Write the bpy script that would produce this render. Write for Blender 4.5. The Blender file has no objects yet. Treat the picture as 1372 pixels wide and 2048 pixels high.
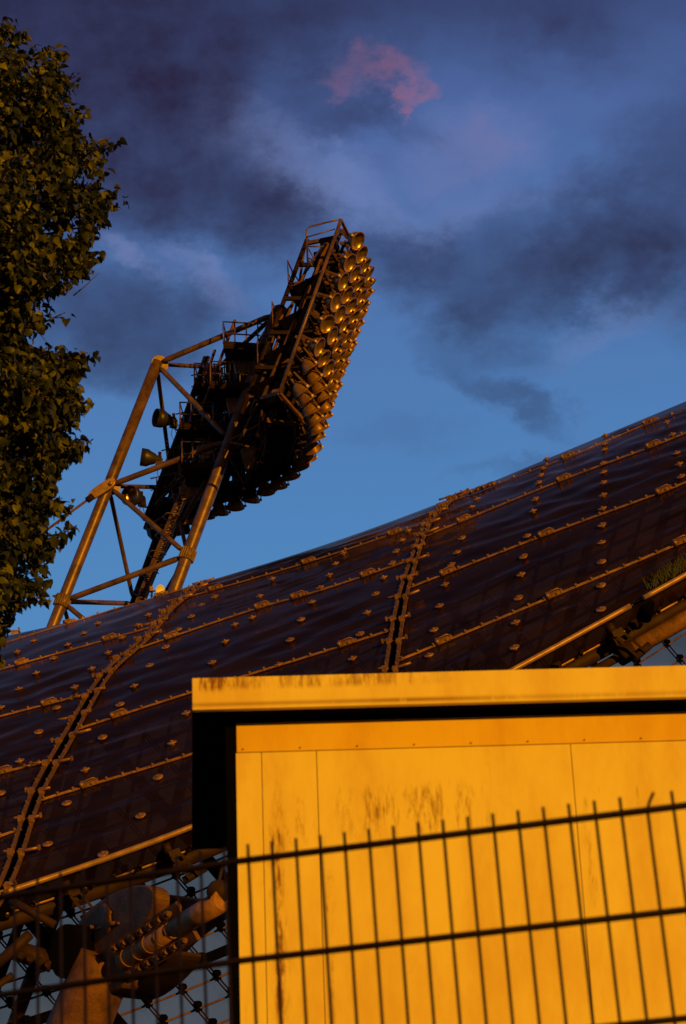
import bpy, math, random
import numpy as np
from mathutils import Vector, Matrix, noise as mnoise

R = math.radians
random.seed(7)
rng = np.random.default_rng(11)
scene = bpy.context.scene
COL = scene.collection

# ------------------------------------------------------------------ camera
FPX = 4340.0                       # focal length in pixels of the 1372 x 2048 photograph
PITCH, ROLL = R(24.6), R(2.3)
EYE = Vector((0, 0, 1.6))
FW = Vector((0, math.cos(PITCH), math.sin(PITCH)))
_r0 = Vector((1, 0, 0)); _u0 = Vector((0, -math.sin(PITCH), math.cos(PITCH)))
RT = math.cos(ROLL) * _r0 - math.sin(ROLL) * _u0
UP = math.sin(ROLL) * _r0 + math.cos(ROLL) * _u0
cam_d = bpy.data.cameras.new('camera'); cam = bpy.data.objects.new('camera', cam_d); COL.objects.link(cam)
cam.matrix_world = Matrix(((RT.x, UP.x, -FW.x, EYE.x), (RT.y, UP.y, -FW.y, EYE.y), (RT.z, UP.z, -FW.z, EYE.z), (0, 0, 0, 1)))
cam_d.sensor_fit = 'VERTICAL'; cam_d.sensor_height = 24.0; cam_d.lens = FPX / 2048 * 24.0
cam_d.clip_start = 0.1; cam_d.clip_end = 6000
cam_d.dof.use_dof = True; cam_d.dof.focus_distance = 58.0; cam_d.dof.aperture_fstop = (cam_d.lens) / 9.6
scene.camera = cam

SUN_AZ = R(30)      # to the right of straight behind the camera
SUN_EL = R(4.0)
SUN_DIR = Vector((math.sin(SUN_AZ) * math.cos(SUN_EL), -math.cos(SUN_AZ) * math.cos(SUN_EL), math.sin(SUN_EL)))
sun_d = bpy.data.lights.new('sun', 'SUN'); sun_d.energy = 4.0; sun_d.angle = R(0.5); sun_d.color = (1.0, 0.425, 0.024)
sun = bpy.data.objects.new('sun', sun_d); COL.objects.link(sun)
sun.rotation_euler = SUN_DIR.to_track_quat('Z', 'Y').to_euler(); sun.location = (20, -30, 30)

scene.view_settings.view_transform = 'Standard'; scene.view_settings.look = 'None'
scene.view_settings.exposure = 0.0; scene.view_settings.gamma = 1.0
scene.view_settings.use_curve_mapping = False

def lin(r, g, b):
    f = lambda c: c / 12.92 if c <= 0.04045 else ((c + 0.055) / 1.055) ** 2.4
    return (f(r / 255), f(g / 255), f(b / 255), 1)

def ray(px, py):
    return FW + RT * ((px - 686) / FPX) + UP * ((1024 - py) / FPX)
def at(px, py, depth):             # depth along the optical axis
    return EYE + ray(px, py) * depth
def atY(px, py, Y):                # world Y plane
    d = ray(px, py); return EYE + d * (Y / d.y)
def atZ(px, py, z):
    d = ray(px, py); return EYE + d * ((z - EYE.z) / d.z)
def on_plane(px, py, p, n):
    d = ray(px, py); return EYE + d * ((p - EYE).dot(n) / d.dot(n))

# ------------------------------------------------------------------ world
world = bpy.data.worlds.new('World'); scene.world = world; world.use_nodes = True
def build_world():
    nt = world.node_tree; nt.nodes.clear(); N = nt.nodes.new; L = nt.links.new
    out = N('ShaderNodeOutputWorld'); bg = N('ShaderNodeBackground'); bg.inputs[1].default_value = 0.1
    L(bg.outputs[0], out.inputs[0])
    sky = N('ShaderNodeTexSky'); sky.sky_type = 'NISHITA'; sky.sun_disc = False
    sky.sun_elevation = SUN_EL; sky.sun_rotation = math.pi - SUN_AZ
    sky.air_density = 1.0; sky.dust_density = 0.3; sky.ozone_density = 4.0
    tc = N('ShaderNodeTexCoord'); gen = tc.outputs['Generated']
    def val(v):
        n = N('ShaderNodeValue'); n.outputs[0].default_value = v; return n.outputs[0]
    def mth(op, a, b=None, clamp=False):
        n = N('ShaderNodeMath'); n.operation = op; n.use_clamp = clamp
        for i, x in enumerate((a, b)):
            if x is None: continue
            if isinstance(x, (int, float)): n.inputs[i].default_value = x
            else: L(x, n.inputs[i])
        return n.outputs[0]
    def mix(f, a, b, mode='MIX'):
        n = N('ShaderNodeMix'); n.data_type = 'RGBA'; n.blend_type = mode
        for i, x in ((0, f), (6, a), (7, b)):
            if isinstance(x, (int, float)): n.inputs[i].default_value = x
            elif isinstance(x, tuple): n.inputs[i].default_value = x
            else: L(x, n.inputs[i])
        return n.outputs[2]
    def vec(op, a, b):
        n = N('ShaderNodeVectorMath'); n.operation = op
        for i, x in enumerate((a, b)):
            if isinstance(x, (tuple, Vector)): n.inputs[i].default_value = tuple(x)
            else: L(x, n.inputs[i])
        return n.outputs[1] if op in ('LENGTH',) else n.outputs[0]
    # two octaves of warping turn the cloud outlines ragged
    nz = N('ShaderNodeTexNoise'); nz.inputs['Scale'].default_value = 16; nz.inputs['Detail'].default_value = 12; nz.inputs['Roughness'].default_value = 0.66
    L(vec('MULTIPLY', gen, (1, 1, 1.5)), nz.inputs['Vector'])
    warp = vec('MULTIPLY', vec('SUBTRACT', nz.outputs['Color'], (0.5, 0.5, 0.5)), (0.105, 0.0, 0.062))
    wd = vec('ADD', gen, warp)
    nf = N('ShaderNodeTexNoise'); nf.inputs['Scale'].default_value = 30; nf.inputs['Detail'].default_value = 9; nf.inputs['Roughness'].default_value = 0.62
    L(vec('MULTIPLY', gen, (1, 1, 1.3)), nf.inputs['Vector'])
    def blob(px, py, rx, ry, s, tilt=0.0):
        c = ray(px, py).normalized()
        d = vec('SUBTRACT', wd, c)
        vr = N('ShaderNodeVectorRotate'); vr.rotation_type = 'Y_AXIS'; vr.inputs['Angle'].default_value = R(-tilt)
        L(d, vr.inputs['Vector'])
        k = 1.08
        l = vec('LENGTH', vec('MULTIPLY', vr.outputs[0], (FPX * k / rx, 0.0, FPX * k / ry)), (0, 0, 0))
        mr = N('ShaderNodeMapRange'); mr.interpolation_type = 'SMOOTHSTEP'
        mr.inputs[1].default_value = 1.55; mr.inputs[2].default_value = 0.12; mr.inputs[3].default_value = 0; mr.inputs[4].default_value = s
        L(l, mr.inputs[0]); return mr.outputs[0]
    def field(blobs):
        o = None
        for b in blobs:
            v = blob(*b); 
            o = v if o is None else mth('SUBTRACT', 1, mth('MULTIPLY', mth('SUBTRACT', 1, o), mth('SUBTRACT', 1, v)))
        return o
    dark = field([(60, 120, 420, 300, .80), (330, 60, 420, 170, .70), (860, -20, 560, 100, .50), (300, 330, 250, 130, .62), (480, 380, 190, 95, .72),
                  (610, 440, 110, 75, .45), (290, 640, 260, 85, .66), (230, 720, 200, 60, .4), (860, 500, 160, 65, .62), (1200, 490, 190, 105, .66), (1010, 585, 200, 60, .62),
                  (1330, 450, 150, 120, .6), (1230, 590, 150, 60, .5), (1060, 800, 130, 40, .42, 30), (930, 720, 120, 40, .32, 28), (980, 650, 160, 50, .35, 20), (1200, 60, 240, 80, .34), (690, 215, 95, 60, .42),
                  (420, 200, 160, 110, .50), (1010, 925, 120, 22, .22), (780, 850, 130, 40, .12), (1480, 250, 200, 120, .5), (-200, 500, 300, 200, .6), (1650, 600, 260, 120, .6)])
    lite = field([(255, 512, 66, 36, .60, 35), (430, 565, 105, 44, .45, 30), (540, 280, 160, 60, .40, 25), (720, 360, 150, 66, .42, 30), (960, 300, 150, 80, .26), (1240, 650, 150, 34, .24, -15),
                  (950, 430, 160, 40, .25), (640, 380, 80, 40, .3)])
    pink = field([(775, 146, 60, 24, .24, 28), (830, 190, 32, 14, .30, -5), (800, 168, 44, 18, .24, 30), (710, 134, 70, 22, .20, 12), (950, 310, 60, 50, .08)])
    # clear evening sky: the Nishita model, pulled towards the deep blue it has away from the sun
    sxyz = N('ShaderNodeSeparateXYZ'); L(gen, sxyz.inputs[0])
    ramp = N('ShaderNodeValToRGB'); e = ramp.color_ramp.elements
    # factor = sine of the elevation
    e[0].position = 0.0; e[0].color = lin(112, 158, 196); e[1].position = 1.0; e[1].color = lin(24, 24, 42)
    for p, c in ((0.30, (90, 148, 200)), (0.41, (82, 135, 192)), (0.50, (82, 120, 178)), (0.57, (80, 106, 164)), (0.63, (64, 82, 132)), (0.78, (38, 44, 76))):
        k = e.new(p); k.color = lin(*c)
    L(sxyz.outputs[2], ramp.inputs[0])
    clear = mix(0.92, mix(1.0, sky.outputs[0], (0.05, 0.06, 0.075, 1), 'MULTIPLY'), ramp.outputs[0])
    tex = N('ShaderNodeMapRange'); L(nf.outputs[0], tex.inputs[0])
    tex.inputs[1].default_value = .3; tex.inputs[2].default_value = .7; tex.inputs[3].default_value = .78; tex.inputs[4].default_value = 1.14
    # the half of the sky round the setting sun is a dim copper
    dn = N('ShaderNodeVectorMath'); dn.operation = 'DOT_PRODUCT'; L(gen, dn.inputs[0]); dn.inputs[1].default_value = (math.sin(SUN_AZ), -math.cos(SUN_AZ), -.15)
    ss = N('ShaderNodeMapRange'); ss.interpolation_type = 'SMOOTHSTEP'; L(dn.outputs[1], ss.inputs[0])
    for i_, v_ in enumerate((-.25, .55, 0, 1)): ss.inputs[i_ + 1].default_value = v_
    clear = mix(ss.outputs[0], clear, lin(92, 54, 30))
    # fine cirrus mottling over the whole upper sky
    nm = N('ShaderNodeTexNoise'); nm.inputs['Scale'].default_value = 13; nm.inputs['Detail'].default_value = 10; nm.inputs['Roughness'].default_value = .6; nm.inputs['Distortion'].default_value = .6
    L(vec('MULTIPLY', gen, (.8, 1, 1.5)), nm.inputs['Vector'])
    mo = N('ShaderNodeMapRange'); mo.interpolation_type = 'SMOOTHSTEP'; L(nm.outputs[0], mo.inputs[0])
    for i_, v_ in enumerate((.48, .70, 0, .36)): mo.inputs[i_ + 1].default_value = v_
    up = N('ShaderNodeMapRange'); L(sxyz.outputs[2], up.inputs[0])
    for i_, v_ in enumerate((.45, .53, 0, 1)): up.inputs[i_ + 1].default_value = v_
    mott = mth('MULTIPLY', mo.outputs[0], up.outputs[0], True)
    dark = mth('SUBTRACT', 1, mth('MULTIPLY', mth('SUBTRACT', 1, dark), mth('SUBTRACT', 1, mott)))
    c1 = mix(mth('MULTIPLY', lite, tex.outputs[0], True), clear, lin(126, 140, 192))
    c2 = mix(mth('MULTIPLY', dark, tex.outputs[0], True), c1, lin(42, 38, 66))
    fray = N('ShaderNodeMapRange'); L(nf.outputs[0], fray.inputs[0])
    for i_, v_ in enumerate((.34, .66, .1, 1.5)): fray.inputs[i_ + 1].default_value = v_
    c3 = mix(mth('MULTIPLY', pink, fray.outputs[0], True), c2, lin(178, 104, 118))
    c4 = mix(1.0, c3, (10.0, 10.0, 10.0, 1), 'MULTIPLY')          # the Background strength is 0.1
    L(c4, bg.inputs[0])
build_world()

# ------------------------------------------------------------------ helpers
def tag(o, label=None, cat=None, group=None, kind=None):
    if label: o['label'] = label
    if cat: o['category'] = cat
    if group: o['group'] = group
    if kind: o['kind'] = kind
    return o
def empty(name, loc, label, cat, rz=0.0, group=None):
    o = bpy.data.objects.new(name, None); COL.objects.link(o); o.location = loc; o.rotation_euler.z = rz
    o.empty_display_size = 0.3
    return tag(o, label, cat, group)
def world_of(o):
    m = o.matrix_basis.copy()
    while o.parent: o = o.parent; m = o.matrix_basis @ m
    return m

class MB:
    def __init__(self): self.v = []; self.f = []; self.s = []
    def add(self, vs, fs, smooth=False):
        b = len(self.v); self.v += [Vector(p) for p in vs]
        for q in fs: self.f.append([b + i for i in q]); self.s.append(smooth)
        return self
    def box(self, c, size, M=None):
        sx, sy, sz = (x / 2 for x in size); M = M or Matrix.Identity(3); c = Vector(c)
        vs = [c + M @ Vector((x * sx, y * sy, z * sz)) for x in (-1, 1) for y in (-1, 1) for z in (-1, 1)]
        return self.add(vs, [(0, 1, 3, 2), (4, 6, 7, 5), (0, 4, 5, 1), (2, 3, 7, 6), (0, 2, 6, 4), (1, 5, 7, 3)])
    def bar(self, p0, p1, w, h, upv=Vector((0, 0, 1))):
        p0, p1 = Vector(p0), Vector(p1); d = p1 - p0; l = d.length; d = d / l
        if abs(d.dot(upv)) > .98: upv = Vector((0, 1, 0))
        y = upv.cross(d).normalized(); z = d.cross(y)
        return self.box((p0 + p1) / 2, (l, w, h), Matrix((d, y, z)).transposed())
    def tube(self, pts, r, n=10, caps=True):
        pts = [Vector(p) for p in pts]; rs = r if isinstance(r, (list, tuple)) else [r] * len(pts)
        prev = None; vs = []; fs = []
        for i, p in enumerate(pts):
            d = (pts[min(i + 1, len(pts) - 1)] - pts[max(i - 1, 0)]).normalized()
            if prev is None:
                a = Vector((0, 0, 1)) if abs(d.z) < .9 else Vector((1, 0, 0)); x = a.cross(d).normalized()
            else: x = (prev - d * prev.dot(d)).normalized()
            prev = x; y = d.cross(x)
            for k in range(n):
                t = 2 * math.pi * k / n; vs.append(p + (x * math.cos(t) + y * math.sin(t)) * rs[i])
        for i in range(len(pts) - 1):
            for k in range(n):
                a = i * n + k; b = i * n + (k + 1) % n; fs.append((a, b, b + n, a + n))
        self.add(vs, fs, True)
        if caps: 
            b = len(self.v) - len(vs); m = len(pts) - 1
            self.f.append([b + k for k in range(n)][::-1]); self.s.append(False)
            self.f.append([b + m * n + k for k in range(n)]); self.s.append(False)
        return self
    def lathe(self, prof, M, n=20, smooth=True):
        # prof: list of (radius, height) along local Z
        vs = []; fs = []
        for r, h in prof:
            for k in range(n):
                t = 2 * math.pi * k / n; vs.append(M @ Vector((r * math.cos(t), r * math.sin(t), h)))
        for i in range(len(prof) - 1):
            for k in range(n):
                a = i * n + k; b = i * n + (k + 1) % n; fs.append((a, b, b + n, a + n))
        return self.add(vs, fs, smooth)
    def prism(self, pts, d):
        pts = [Vector(p) for p in pts]; n = len(pts); d = Vector(d)
        vs = pts + [p + d for p in pts]
        fs = [list(range(n))[::-1], [n + i for i in range(n)]] + [(i, (i + 1) % n, n + (i + 1) % n, n + i) for i in range(n)]
        return self.add(vs, fs)
    def mesh(self, name, inv=None):
        me = bpy.data.meshes.new(name)
        vs = [inv @ p for p in self.v] if inv is not None else self.v
        me.from_pydata([tuple(p) for p in vs], [], self.f); me.update()
        me.polygons.foreach_set('use_smooth', self.s)
        return me
    def build(self, name, mat, parent=None, bevel=0.0, recalc=True):
        inv = world_of(parent).inverted() if parent else None
        me = self.mesh(name, inv); me.materials.append(mat)
        o = bpy.data.objects.new(name, me); COL.objects.link(o)
        if parent: o.parent = parent
        import bmesh
        bm = bmesh.new(); bm.from_mesh(me)
        if recalc: bmesh.ops.recalc_face_normals(bm, faces=bm.faces); bm.to_mesh(me); bm.free()
        if bevel:
            m = o.modifiers.new('bevel', 'BEVEL'); m.width = bevel; m.segments = 2; m.limit_method = 'ANGLE'; m.angle_limit = R(40)
        return o
def frame(p, x, z):
    x = Vector(x).normalized(); z = Vector(z); z = (z - x * z.dot(x)).normalized(); y = z.cross(x)
    return Matrix(((x.x, y.x, z.x, p[0]), (x.y, y.y, z.y, p[1]), (x.z, y.z, z.z, p[2]), (0, 0, 0, 1)))
def place(me, name, parent, M, subs=()):
    """object sharing mesh me at world matrix M under parent, with sub-parts sharing meshes"""
    o = bpy.data.objects.new(name, me); COL.objects.link(o); o.parent = parent
    o.matrix_basis = world_of(parent).inverted() @ M
    for sub in subs:
        c = bpy.data.objects.new(sub[0], sub[1]); COL.objects.link(c); c.parent = o
        if len(sub) > 2: c.matrix_basis = sub[2]
    return o
def interp(pts):
    pts = sorted(pts); xs = [p[0] for p in pts]; ys = [p[1] for p in pts]
    def f(x):
        if x <= xs[0]: i = 0
        elif x >= xs[-1]: i = len(xs) - 2
        else:
            i = 0
            while xs[i + 1] < x: i += 1
        if 0 < i < len(xs) - 2 or (len(xs) > 2 and xs[0] < x < xs[-1]):
            # Catmull-Rom style cubic
            m = []
            for j in (i, i + 1):
                a, b = max(j - 1, 0), min(j + 1, len(xs) - 1); m.append((ys[b] - ys[a]) / (xs[b] - xs[a]))
            h = xs[i + 1] - xs[i]; t = (x - xs[i]) / h
            return ((2*t**3 - 3*t**2 + 1) * ys[i] + (t**3 - 2*t**2 + t) * h * m[0] + (-2*t**3 + 3*t**2) * ys[i+1] + (t**3 - t**2) * h * m[1])
        t = (x - xs[i]) / (xs[i + 1] - xs[i]); return ys[i] + t * (ys[i + 1] - ys[i])
    return f

# ------------------------------------------------------------------ materials
def mat(name, base, rough=.5, metal=0.0, var=.25, scale=3.0, bump=0.0, bscale=20, spec=.5, coat=0.0, stretch=(1, 1, 1), var_col=None):
    m = bpy.data.materials.new(name); m.use_nodes = True; nt = m.node_tree; b = nt.nodes['Principled BSDF']; L = nt.links.new
    b.inputs['Roughness'].default_value = rough; b.inputs['Metallic'].default_value = metal
    b.inputs['Specular IOR Level'].default_value = spec; b.inputs['Coat Weight'].default_value = coat
    tc = nt.nodes.new('ShaderNodeTexCoord'); mp = nt.nodes.new('ShaderNodeMapping'); mp.inputs['Scale'].default_value = stretch
    L(tc.outputs['Object'], mp.inputs[0])
    nz = nt.nodes.new('ShaderNodeTexNoise'); nz.inputs['Scale'].default_value = scale; nz.inputs['Detail'].default_value = 8; nz.inputs['Roughness'].default_value = .65
    L(mp.outputs[0], nz.inputs['Vector'])
    rp = nt.nodes.new('ShaderNodeValToRGB'); rp.color_ramp.elements[0].position = .32; rp.color_ramp.elements[1].position = .68
    c = Vector(base); dk = Vector(var_col) if var_col else c * (1 - var)
    rp.color_ramp.elements[0].color = (*dk, 1); rp.color_ramp.elements[1].color = (*(c * (1 + var * .3)), 1)
    L(nz.outputs[0], rp.inputs[0]); L(rp.outputs[0], b.inputs['Base Color'])
    if bump:
        n2 = nt.nodes.new('ShaderNodeTexNoise'); n2.inputs['Scale'].default_value = bscale; n2.inputs['Detail'].default_value = 4
        L(mp.outputs[0], n2.inputs['Vector'])
        bp = nt.nodes.new('ShaderNodeBump'); bp.inputs['Strength'].default_value = bump; bp.inputs['Distance'].default_value = .02
        L(n2.outputs[0], bp.inputs['Height']); L(bp.outputs[0], b.inputs['Normal'])
    return m

M_tube = mat('weathered_grey_paint', (.15, .083, .037), .40, .2, .7, 2.6, .2, 30, spec=.45)
M_dark = mat('dark_steel', (.024, .012, .006), .65, .0, .5, 3, spec=.08)  # the shade behind the lamp bank is put into this dark base
M_black = mat('black_and_shade', (.0022, .002, .002), .9, 0, .4, 3, spec=.02)  # also holds the shade of the shed eaves and lamp bank as colour
M_frame = mat('rusty_frame', (.15, .075, .03), .6, .1, .6, 4, spec=.15)
M_galv = mat('galvanised_steel', (.30, .165, .06), .42, .25, .65, 6, .2, 40, spec=.35)
M_housing = mat('lamp_housing', (.25, .135, .042), .40, .3, .5, 4, .1, 30, spec=.35)
M_refl = mat('lamp_reflector', (.42, .28, .08), .30, .75, .65, 6, .5, 12)
M_knob = mat('pale_knob', (.6, .47, .34), .4, 0, .2, 5)
M_fence = mat('dark_green_coating', (.014, .008, .004), .6, 0, .5, 9, spec=.12)
M_rail = mat('edge_rail', (.34, .21, .09), .42, .2, .45, 5, spec=.3)
M_cast = mat('cast_steel', (.15, .07, .024), .6, .1, .6, 3.5, .6, 25, spec=.25)
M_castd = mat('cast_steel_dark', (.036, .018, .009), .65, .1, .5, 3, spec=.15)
M_bark = mat('bark', (.06, .045, .03), .9, 0, .5, 8, .6, 30)
M_dish = mat('dish_paint', (.8, .75, .62), .45, 0, .15, 4)
M_ground = mat('asphalt', (.045, .042, .04), .9, 0, .4, .6, .3, 40)

M_seam = mat('seam_rail_paint', (.17, .095, .05), .5, .2, .5, 6, .2, 40, spec=.3)
def acrylic():
    m = bpy.data.materials.new('smoky_acrylic'); m.use_nodes = True; nt = m.node_tree; nt.nodes.clear(); N = nt.nodes.new; L = nt.links.new
    out = N('ShaderNodeOutputMaterial'); tc = N('ShaderNodeTexCoord')
    nz = N('ShaderNodeTexNoise'); nz.inputs['Scale'].default_value = .9; nz.inputs['Detail'].default_value = 9; nz.inputs['Roughness'].default_value = .7
    mp = N('ShaderNodeMapping'); mp.inputs['Scale'].default_value = (.5, 1.1, 1.1); mp.inputs['Rotation'].default_value = (0, R(22), 0)
    L(tc.outputs['Object'], mp.inputs[0]); L(mp.outputs[0], nz.inputs['Vector'])
    rp = N('ShaderNodeValToRGB'); rp.color_ramp.elements[0].position = .35; rp.color_ramp.elements[1].position = .72
    rp.color_ramp.elements[0].color = (.012, .006, .004, 1); rp.color_ramp.elements[1].color = (.042, .021, .013, 1)
    L(nz.outputs[0], rp.inputs[0])
    b = N('ShaderNodeBsdfDiffuse'); L(rp.outputs[0], b.inputs['Color'])
    gl = N('ShaderNodeBsdfGlossy'); gl.inputs['Color'].default_value = (.68, .53, .43, 1); gl.inputs['Roughness'].default_value = .16
    fr = N('ShaderNodeFresnel'); fr.inputs['IOR'].default_value = 1.31
    n2 = N('ShaderNodeTexNoise'); n2.inputs['Scale'].default_value = 1.6; n2.inputs['Detail'].default_value = 3
    L(mp.outputs[0], n2.inputs['Vector'])
    bp = N('ShaderNodeBump'); bp.inputs['Strength'].default_value = .12; bp.inputs['Distance'].default_value = .05
    L(n2.outputs[0], bp.inputs['Height']); L(bp.outputs[0], gl.inputs['Normal']); L(bp.outputs[0], fr.inputs['Normal'])
    tr = N('ShaderNodeBsdfTransparent'); tr.inputs[0].default_value = (.27, .085, .042, 1)
    mx = N('ShaderNodeMixShader'); mx.inputs[0].default_value = .40
    L(b.outputs[0], mx.inputs[1]); L(tr.outputs[0], mx.inputs[2])
    mg = N('ShaderNodeMixShader'); L(fr.outputs[0], mg.inputs[0]); L(mx.outputs[0], mg.inputs[1]); L(gl.outputs[0], mg.inputs[2]); L(mg.outputs[0], out.inputs[0])
    return m
M_acryl = acrylic()
def canopy_mat():
    m = bpy.data.materials.new('pale_acrylic'); m.use_nodes = True; nt = m.node_tree; nt.nodes.clear(); N = nt.nodes.new; L = nt.links.new
    out = N('ShaderNodeOutputMaterial'); d = N('ShaderNodeBsdfPrincipled'); d.inputs['Base Color'].default_value = (.05, .045, .045, 1); d.inputs['Roughness'].default_value = .4
    tc = N('ShaderNodeTexCoord'); nz = N('ShaderNodeTexNoise'); nz.inputs['Scale'].default_value = .35; nz.inputs['Detail'].default_value = 6
    L(tc.outputs['Object'], nz.inputs['Vector'])
    rp = N('ShaderNodeValToRGB'); rp.color_ramp.elements[0].position = .3; rp.color_ramp.elements[1].position = .7
    rp.color_ramp.elements[0].color = (.50, .25, .17, 1); rp.color_ramp.elements[1].color = (.74, .37, .26, 1)
    L(nz.outputs[0], rp.inputs[0])
    tr = N('ShaderNodeBsdfTransparent'); L(rp.outputs[0], tr.inputs[0])
    mx = N('ShaderNodeMixShader'); mx.inputs[0].default_value = .78
    L(d.outputs[0], mx.inputs[1]); L(tr.outputs[0], mx.inputs[2]); L(mx.outputs[0], out.inputs[0])
    return m
M_canopy = canopy_mat()

def stained(name, base, masks, dirt=(.22, .10, .012)):
    """painted sheet with dirt: masks = list of (axis ranges) giving bands of streaks; object coords x along wall, z up"""
    m = bpy.data.materials.new(name); m.use_nodes = True; nt = m.node_tree; N = nt.nodes.new; L = nt.links.new
    b = nt.nodes['Principled BSDF']; b.inputs['Roughness'].default_value = .55; b.inputs['Specular IOR Level'].default_value = .25
    tc = N('ShaderNodeTexCoord'); sp = N('ShaderNodeSeparateXYZ'); L(tc.outputs['Object'], sp.inputs[0])
    def mr(v, a, bb, c=0., d=1.):
        n = N('ShaderNodeMapRange'); n.interpolation_type = 'SMOOTHSTEP'; L(v, n.inputs[0])
        for i, x in enumerate((a, bb, c, d)): n.inputs[i + 1].default_value = x
        return n.outputs[0]
    def mu(a, bb, op='MULTIPLY'):
        n = N('ShaderNodeMath'); n.operation = op; n.use_clamp = op != 'SUBTRACT'
        for i, x in enumerate((a, bb)):
            if isinstance(x, (int, float)): n.inputs[i].default_value = x
            else: L(x, n.inputs[i])
        return n.outputs[0]
    def nse(scale, stretch, detail=8, rough=.7):
        mp = N('ShaderNodeMapping'); mp.inputs['Scale'].default_value = stretch; L(tc.outputs['Object'], mp.inputs[0])
        n = N('ShaderNodeTexNoise'); n.inputs['Scale'].default_value = scale; n.inputs['Detail'].default_value = detail; n.inputs['Roughness'].default_value = rough
        L(mp.outputs[0], n.inputs['Vector']); return n.outputs[0]
    streak = nse(16, (1, 1, .16)); fine = nse(60, (1, 1, .25)); wavy = nse(3, (1, 1, 1), 5)
    total = None
    for (x0, x1, xf, z0, z1, zf, thr, amt) in masks:
        xm = mu(mr(sp.outputs[0], x0 - xf, x0 + xf), mr(sp.outputs[0], x1 - xf, x1 + xf, 1., 0.))
        zz = mu(sp.outputs[2], mu(mu(wavy, .5, 'SUBTRACT') if False else wavy, .12), 'ADD') if False else sp.outputs[2]
        zm = mu(mr(zz, z0 - zf, z0 + zf), mr(zz, z1 - zf, z1 + zf, 1., 0.))
        k = mu(mu(xm, zm), mu(mr(mu(mu(streak, .65), mu(fine, .35), 'ADD'), thr, thr + .14), amt))
        total = k if total is None else mu(total, k, 'ADD')
    soft = nse(2.2, (1, 1, .35), 6)
    mxa = N('ShaderNodeMix'); mxa.data_type = 'RGBA'; mxa.inputs[6].default_value = (*base, 1); mxa.inputs[7].default_value = (base[0] * .84, base[1] * .72, base[2] * .6, 1)
    L(mr(soft, .4, .7), mxa.inputs[0])
    mx = N('ShaderNodeMix'); mx.data_type = 'RGBA'; mx.inputs[7].default_value = (*dirt, 1)
    L(mxa.outputs[2], mx.inputs[6])
    if total is None: mx.inputs[0].default_value = 0
    else: L(total, mx.inputs[0])
    L(mx.outputs[2], b.inputs['Base Color'])
    return m

# ------------------------------------------------------------------ ground
g = MB(); g.add([(-1500, -1500, 0), (1500, -1500, 0), (1500, 1500, 0), (-1500, 1500, 0)], [(0, 1, 2, 3)])
tag(g.build('ground', M_ground), 'dark asphalt ground reaching to the horizon', 'ground', kind='structure')

# ------------------------------------------------------------------ tent roof
SIL = interp([(-420, 1392), (-150, 1312), (0, 1274), (150, 1240), (350, 1181), (640, 1092), (880, 1005), (1130, 902), (1372, 802), (1560, 722), (1800, 610)])
EDG = interp([(-420, 1905), (0, 1787), (380, 1655), (700, 1512), (1040, 1332), (1372, 1150), (1560, 1045), (1800, 900)])
A0 = R(40)
def DH(x): return 32.0 * max(.45, min(1.05, (EDG(x) - SIL(x)) / 510.0))      # the vault is shallower where it is lower
def D0(x): return 38.0 + (32.0 - DH(x)) * .45
def roof_raw(x, a):      # a: angle over the vault, 0 edge, pi/2 silhouette
    y = EDG(x) + (SIL(x) - EDG(x)) * (math.sin(a) - math.sin(A0)) / (1 - math.sin(A0))
    return at(x, y, D0(x) + DH(x) * (math.cos(A0) - math.cos(a)))
def roof_a(x, y):
    t = (y - EDG(x)) / (SIL(x) - EDG(x)); t = max(-.3, min(.9985, t)); return math.asin(math.sin(A0) + t * (1 - math.sin(A0)))
def roof_pt(x, y, lift=0.0):
    a = roof_a(x, y); p = roof_raw(x, a)
    return p + roof_n(x, y) * lift if lift else p
def roof_n(x, y): return roof_na(x, roof_a(x, y))
def roof_na(x, a):
    du = roof_raw(x + 4, a) - roof_raw(x - 4, a); dv = roof_raw(x, a + .01) - roof_raw(x, a - .01)
    n = du.cross(dv).normalized(); return n if n.dot(EYE - roof_raw(x, a)) > 0 or n.z > .3 else -n
roof = empty('tent_roof', (8, 44, 0), 'dark smoky acrylic tent roof rising to the right, with joint lines, discs and two open seams', 'roof')

seamL = interp([(1905, -75), (1775, 10), (1590, 75), (1490, 130), (1350, 215), (1274, 298), (1220, 342), (1192, 377), (1168, 410), (1150, 436), (1100, 500)])
seamR = interp([(1500, 764), (1330, 785), (1200, 806), (1120, 830), (1050, 858), (1005, 900), (984, 938), (950, 1010)])
rowsL = [interp(p) for p in ([(7, 1288), (161, 1241), (259, 1212)], [(0, 1341), (283, 1262)], [(0, 1435), (182, 1388)], [(0, 1549), (105, 1522)], [(0, 1675), (45, 1660)])]
rowsM = [interp(p) for p in ([(440, 1178), (497, 1162), (640, 1119), (843, 1050)], [(273, 1300), (510, 1220), (640, 1183), (816, 1124)],
                             [(154, 1461), (380, 1388), (640, 1308), (784, 1262)], [(87, 1601), (380, 1512), (780, 1385)])]
rowsR = [interp(p) for p in ([(896, 1007), (1136, 916), (1301, 847), (1372, 822)], [(859, 1071), (1120, 964), (1312, 892), (1372, 868)],
                             [(821, 1177), (1094, 1071), (1328, 985), (1372, 967)], [(816, 1316), (1104, 1196), (1372, 1084)])]
TOP = lambda x: SIL(x) + .5
EDGE = lambda x: EDG(x)
def solve_x(row, seam, x0):      # where a row meets a seam
    x = x0
    for _ in range(40): x = .5 * x + .5 * seam(row(x))
    return x
LEFT_END, RIGHT_END = -420, 1800
strips = [('L', [TOP] + rowsL + [EDGE], None, seamL), ('M', [TOP] + rowsM + [EDGE], seamL, seamR), ('R', [TOP] + rowsR + [EDGE], seamR, None)]
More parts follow.
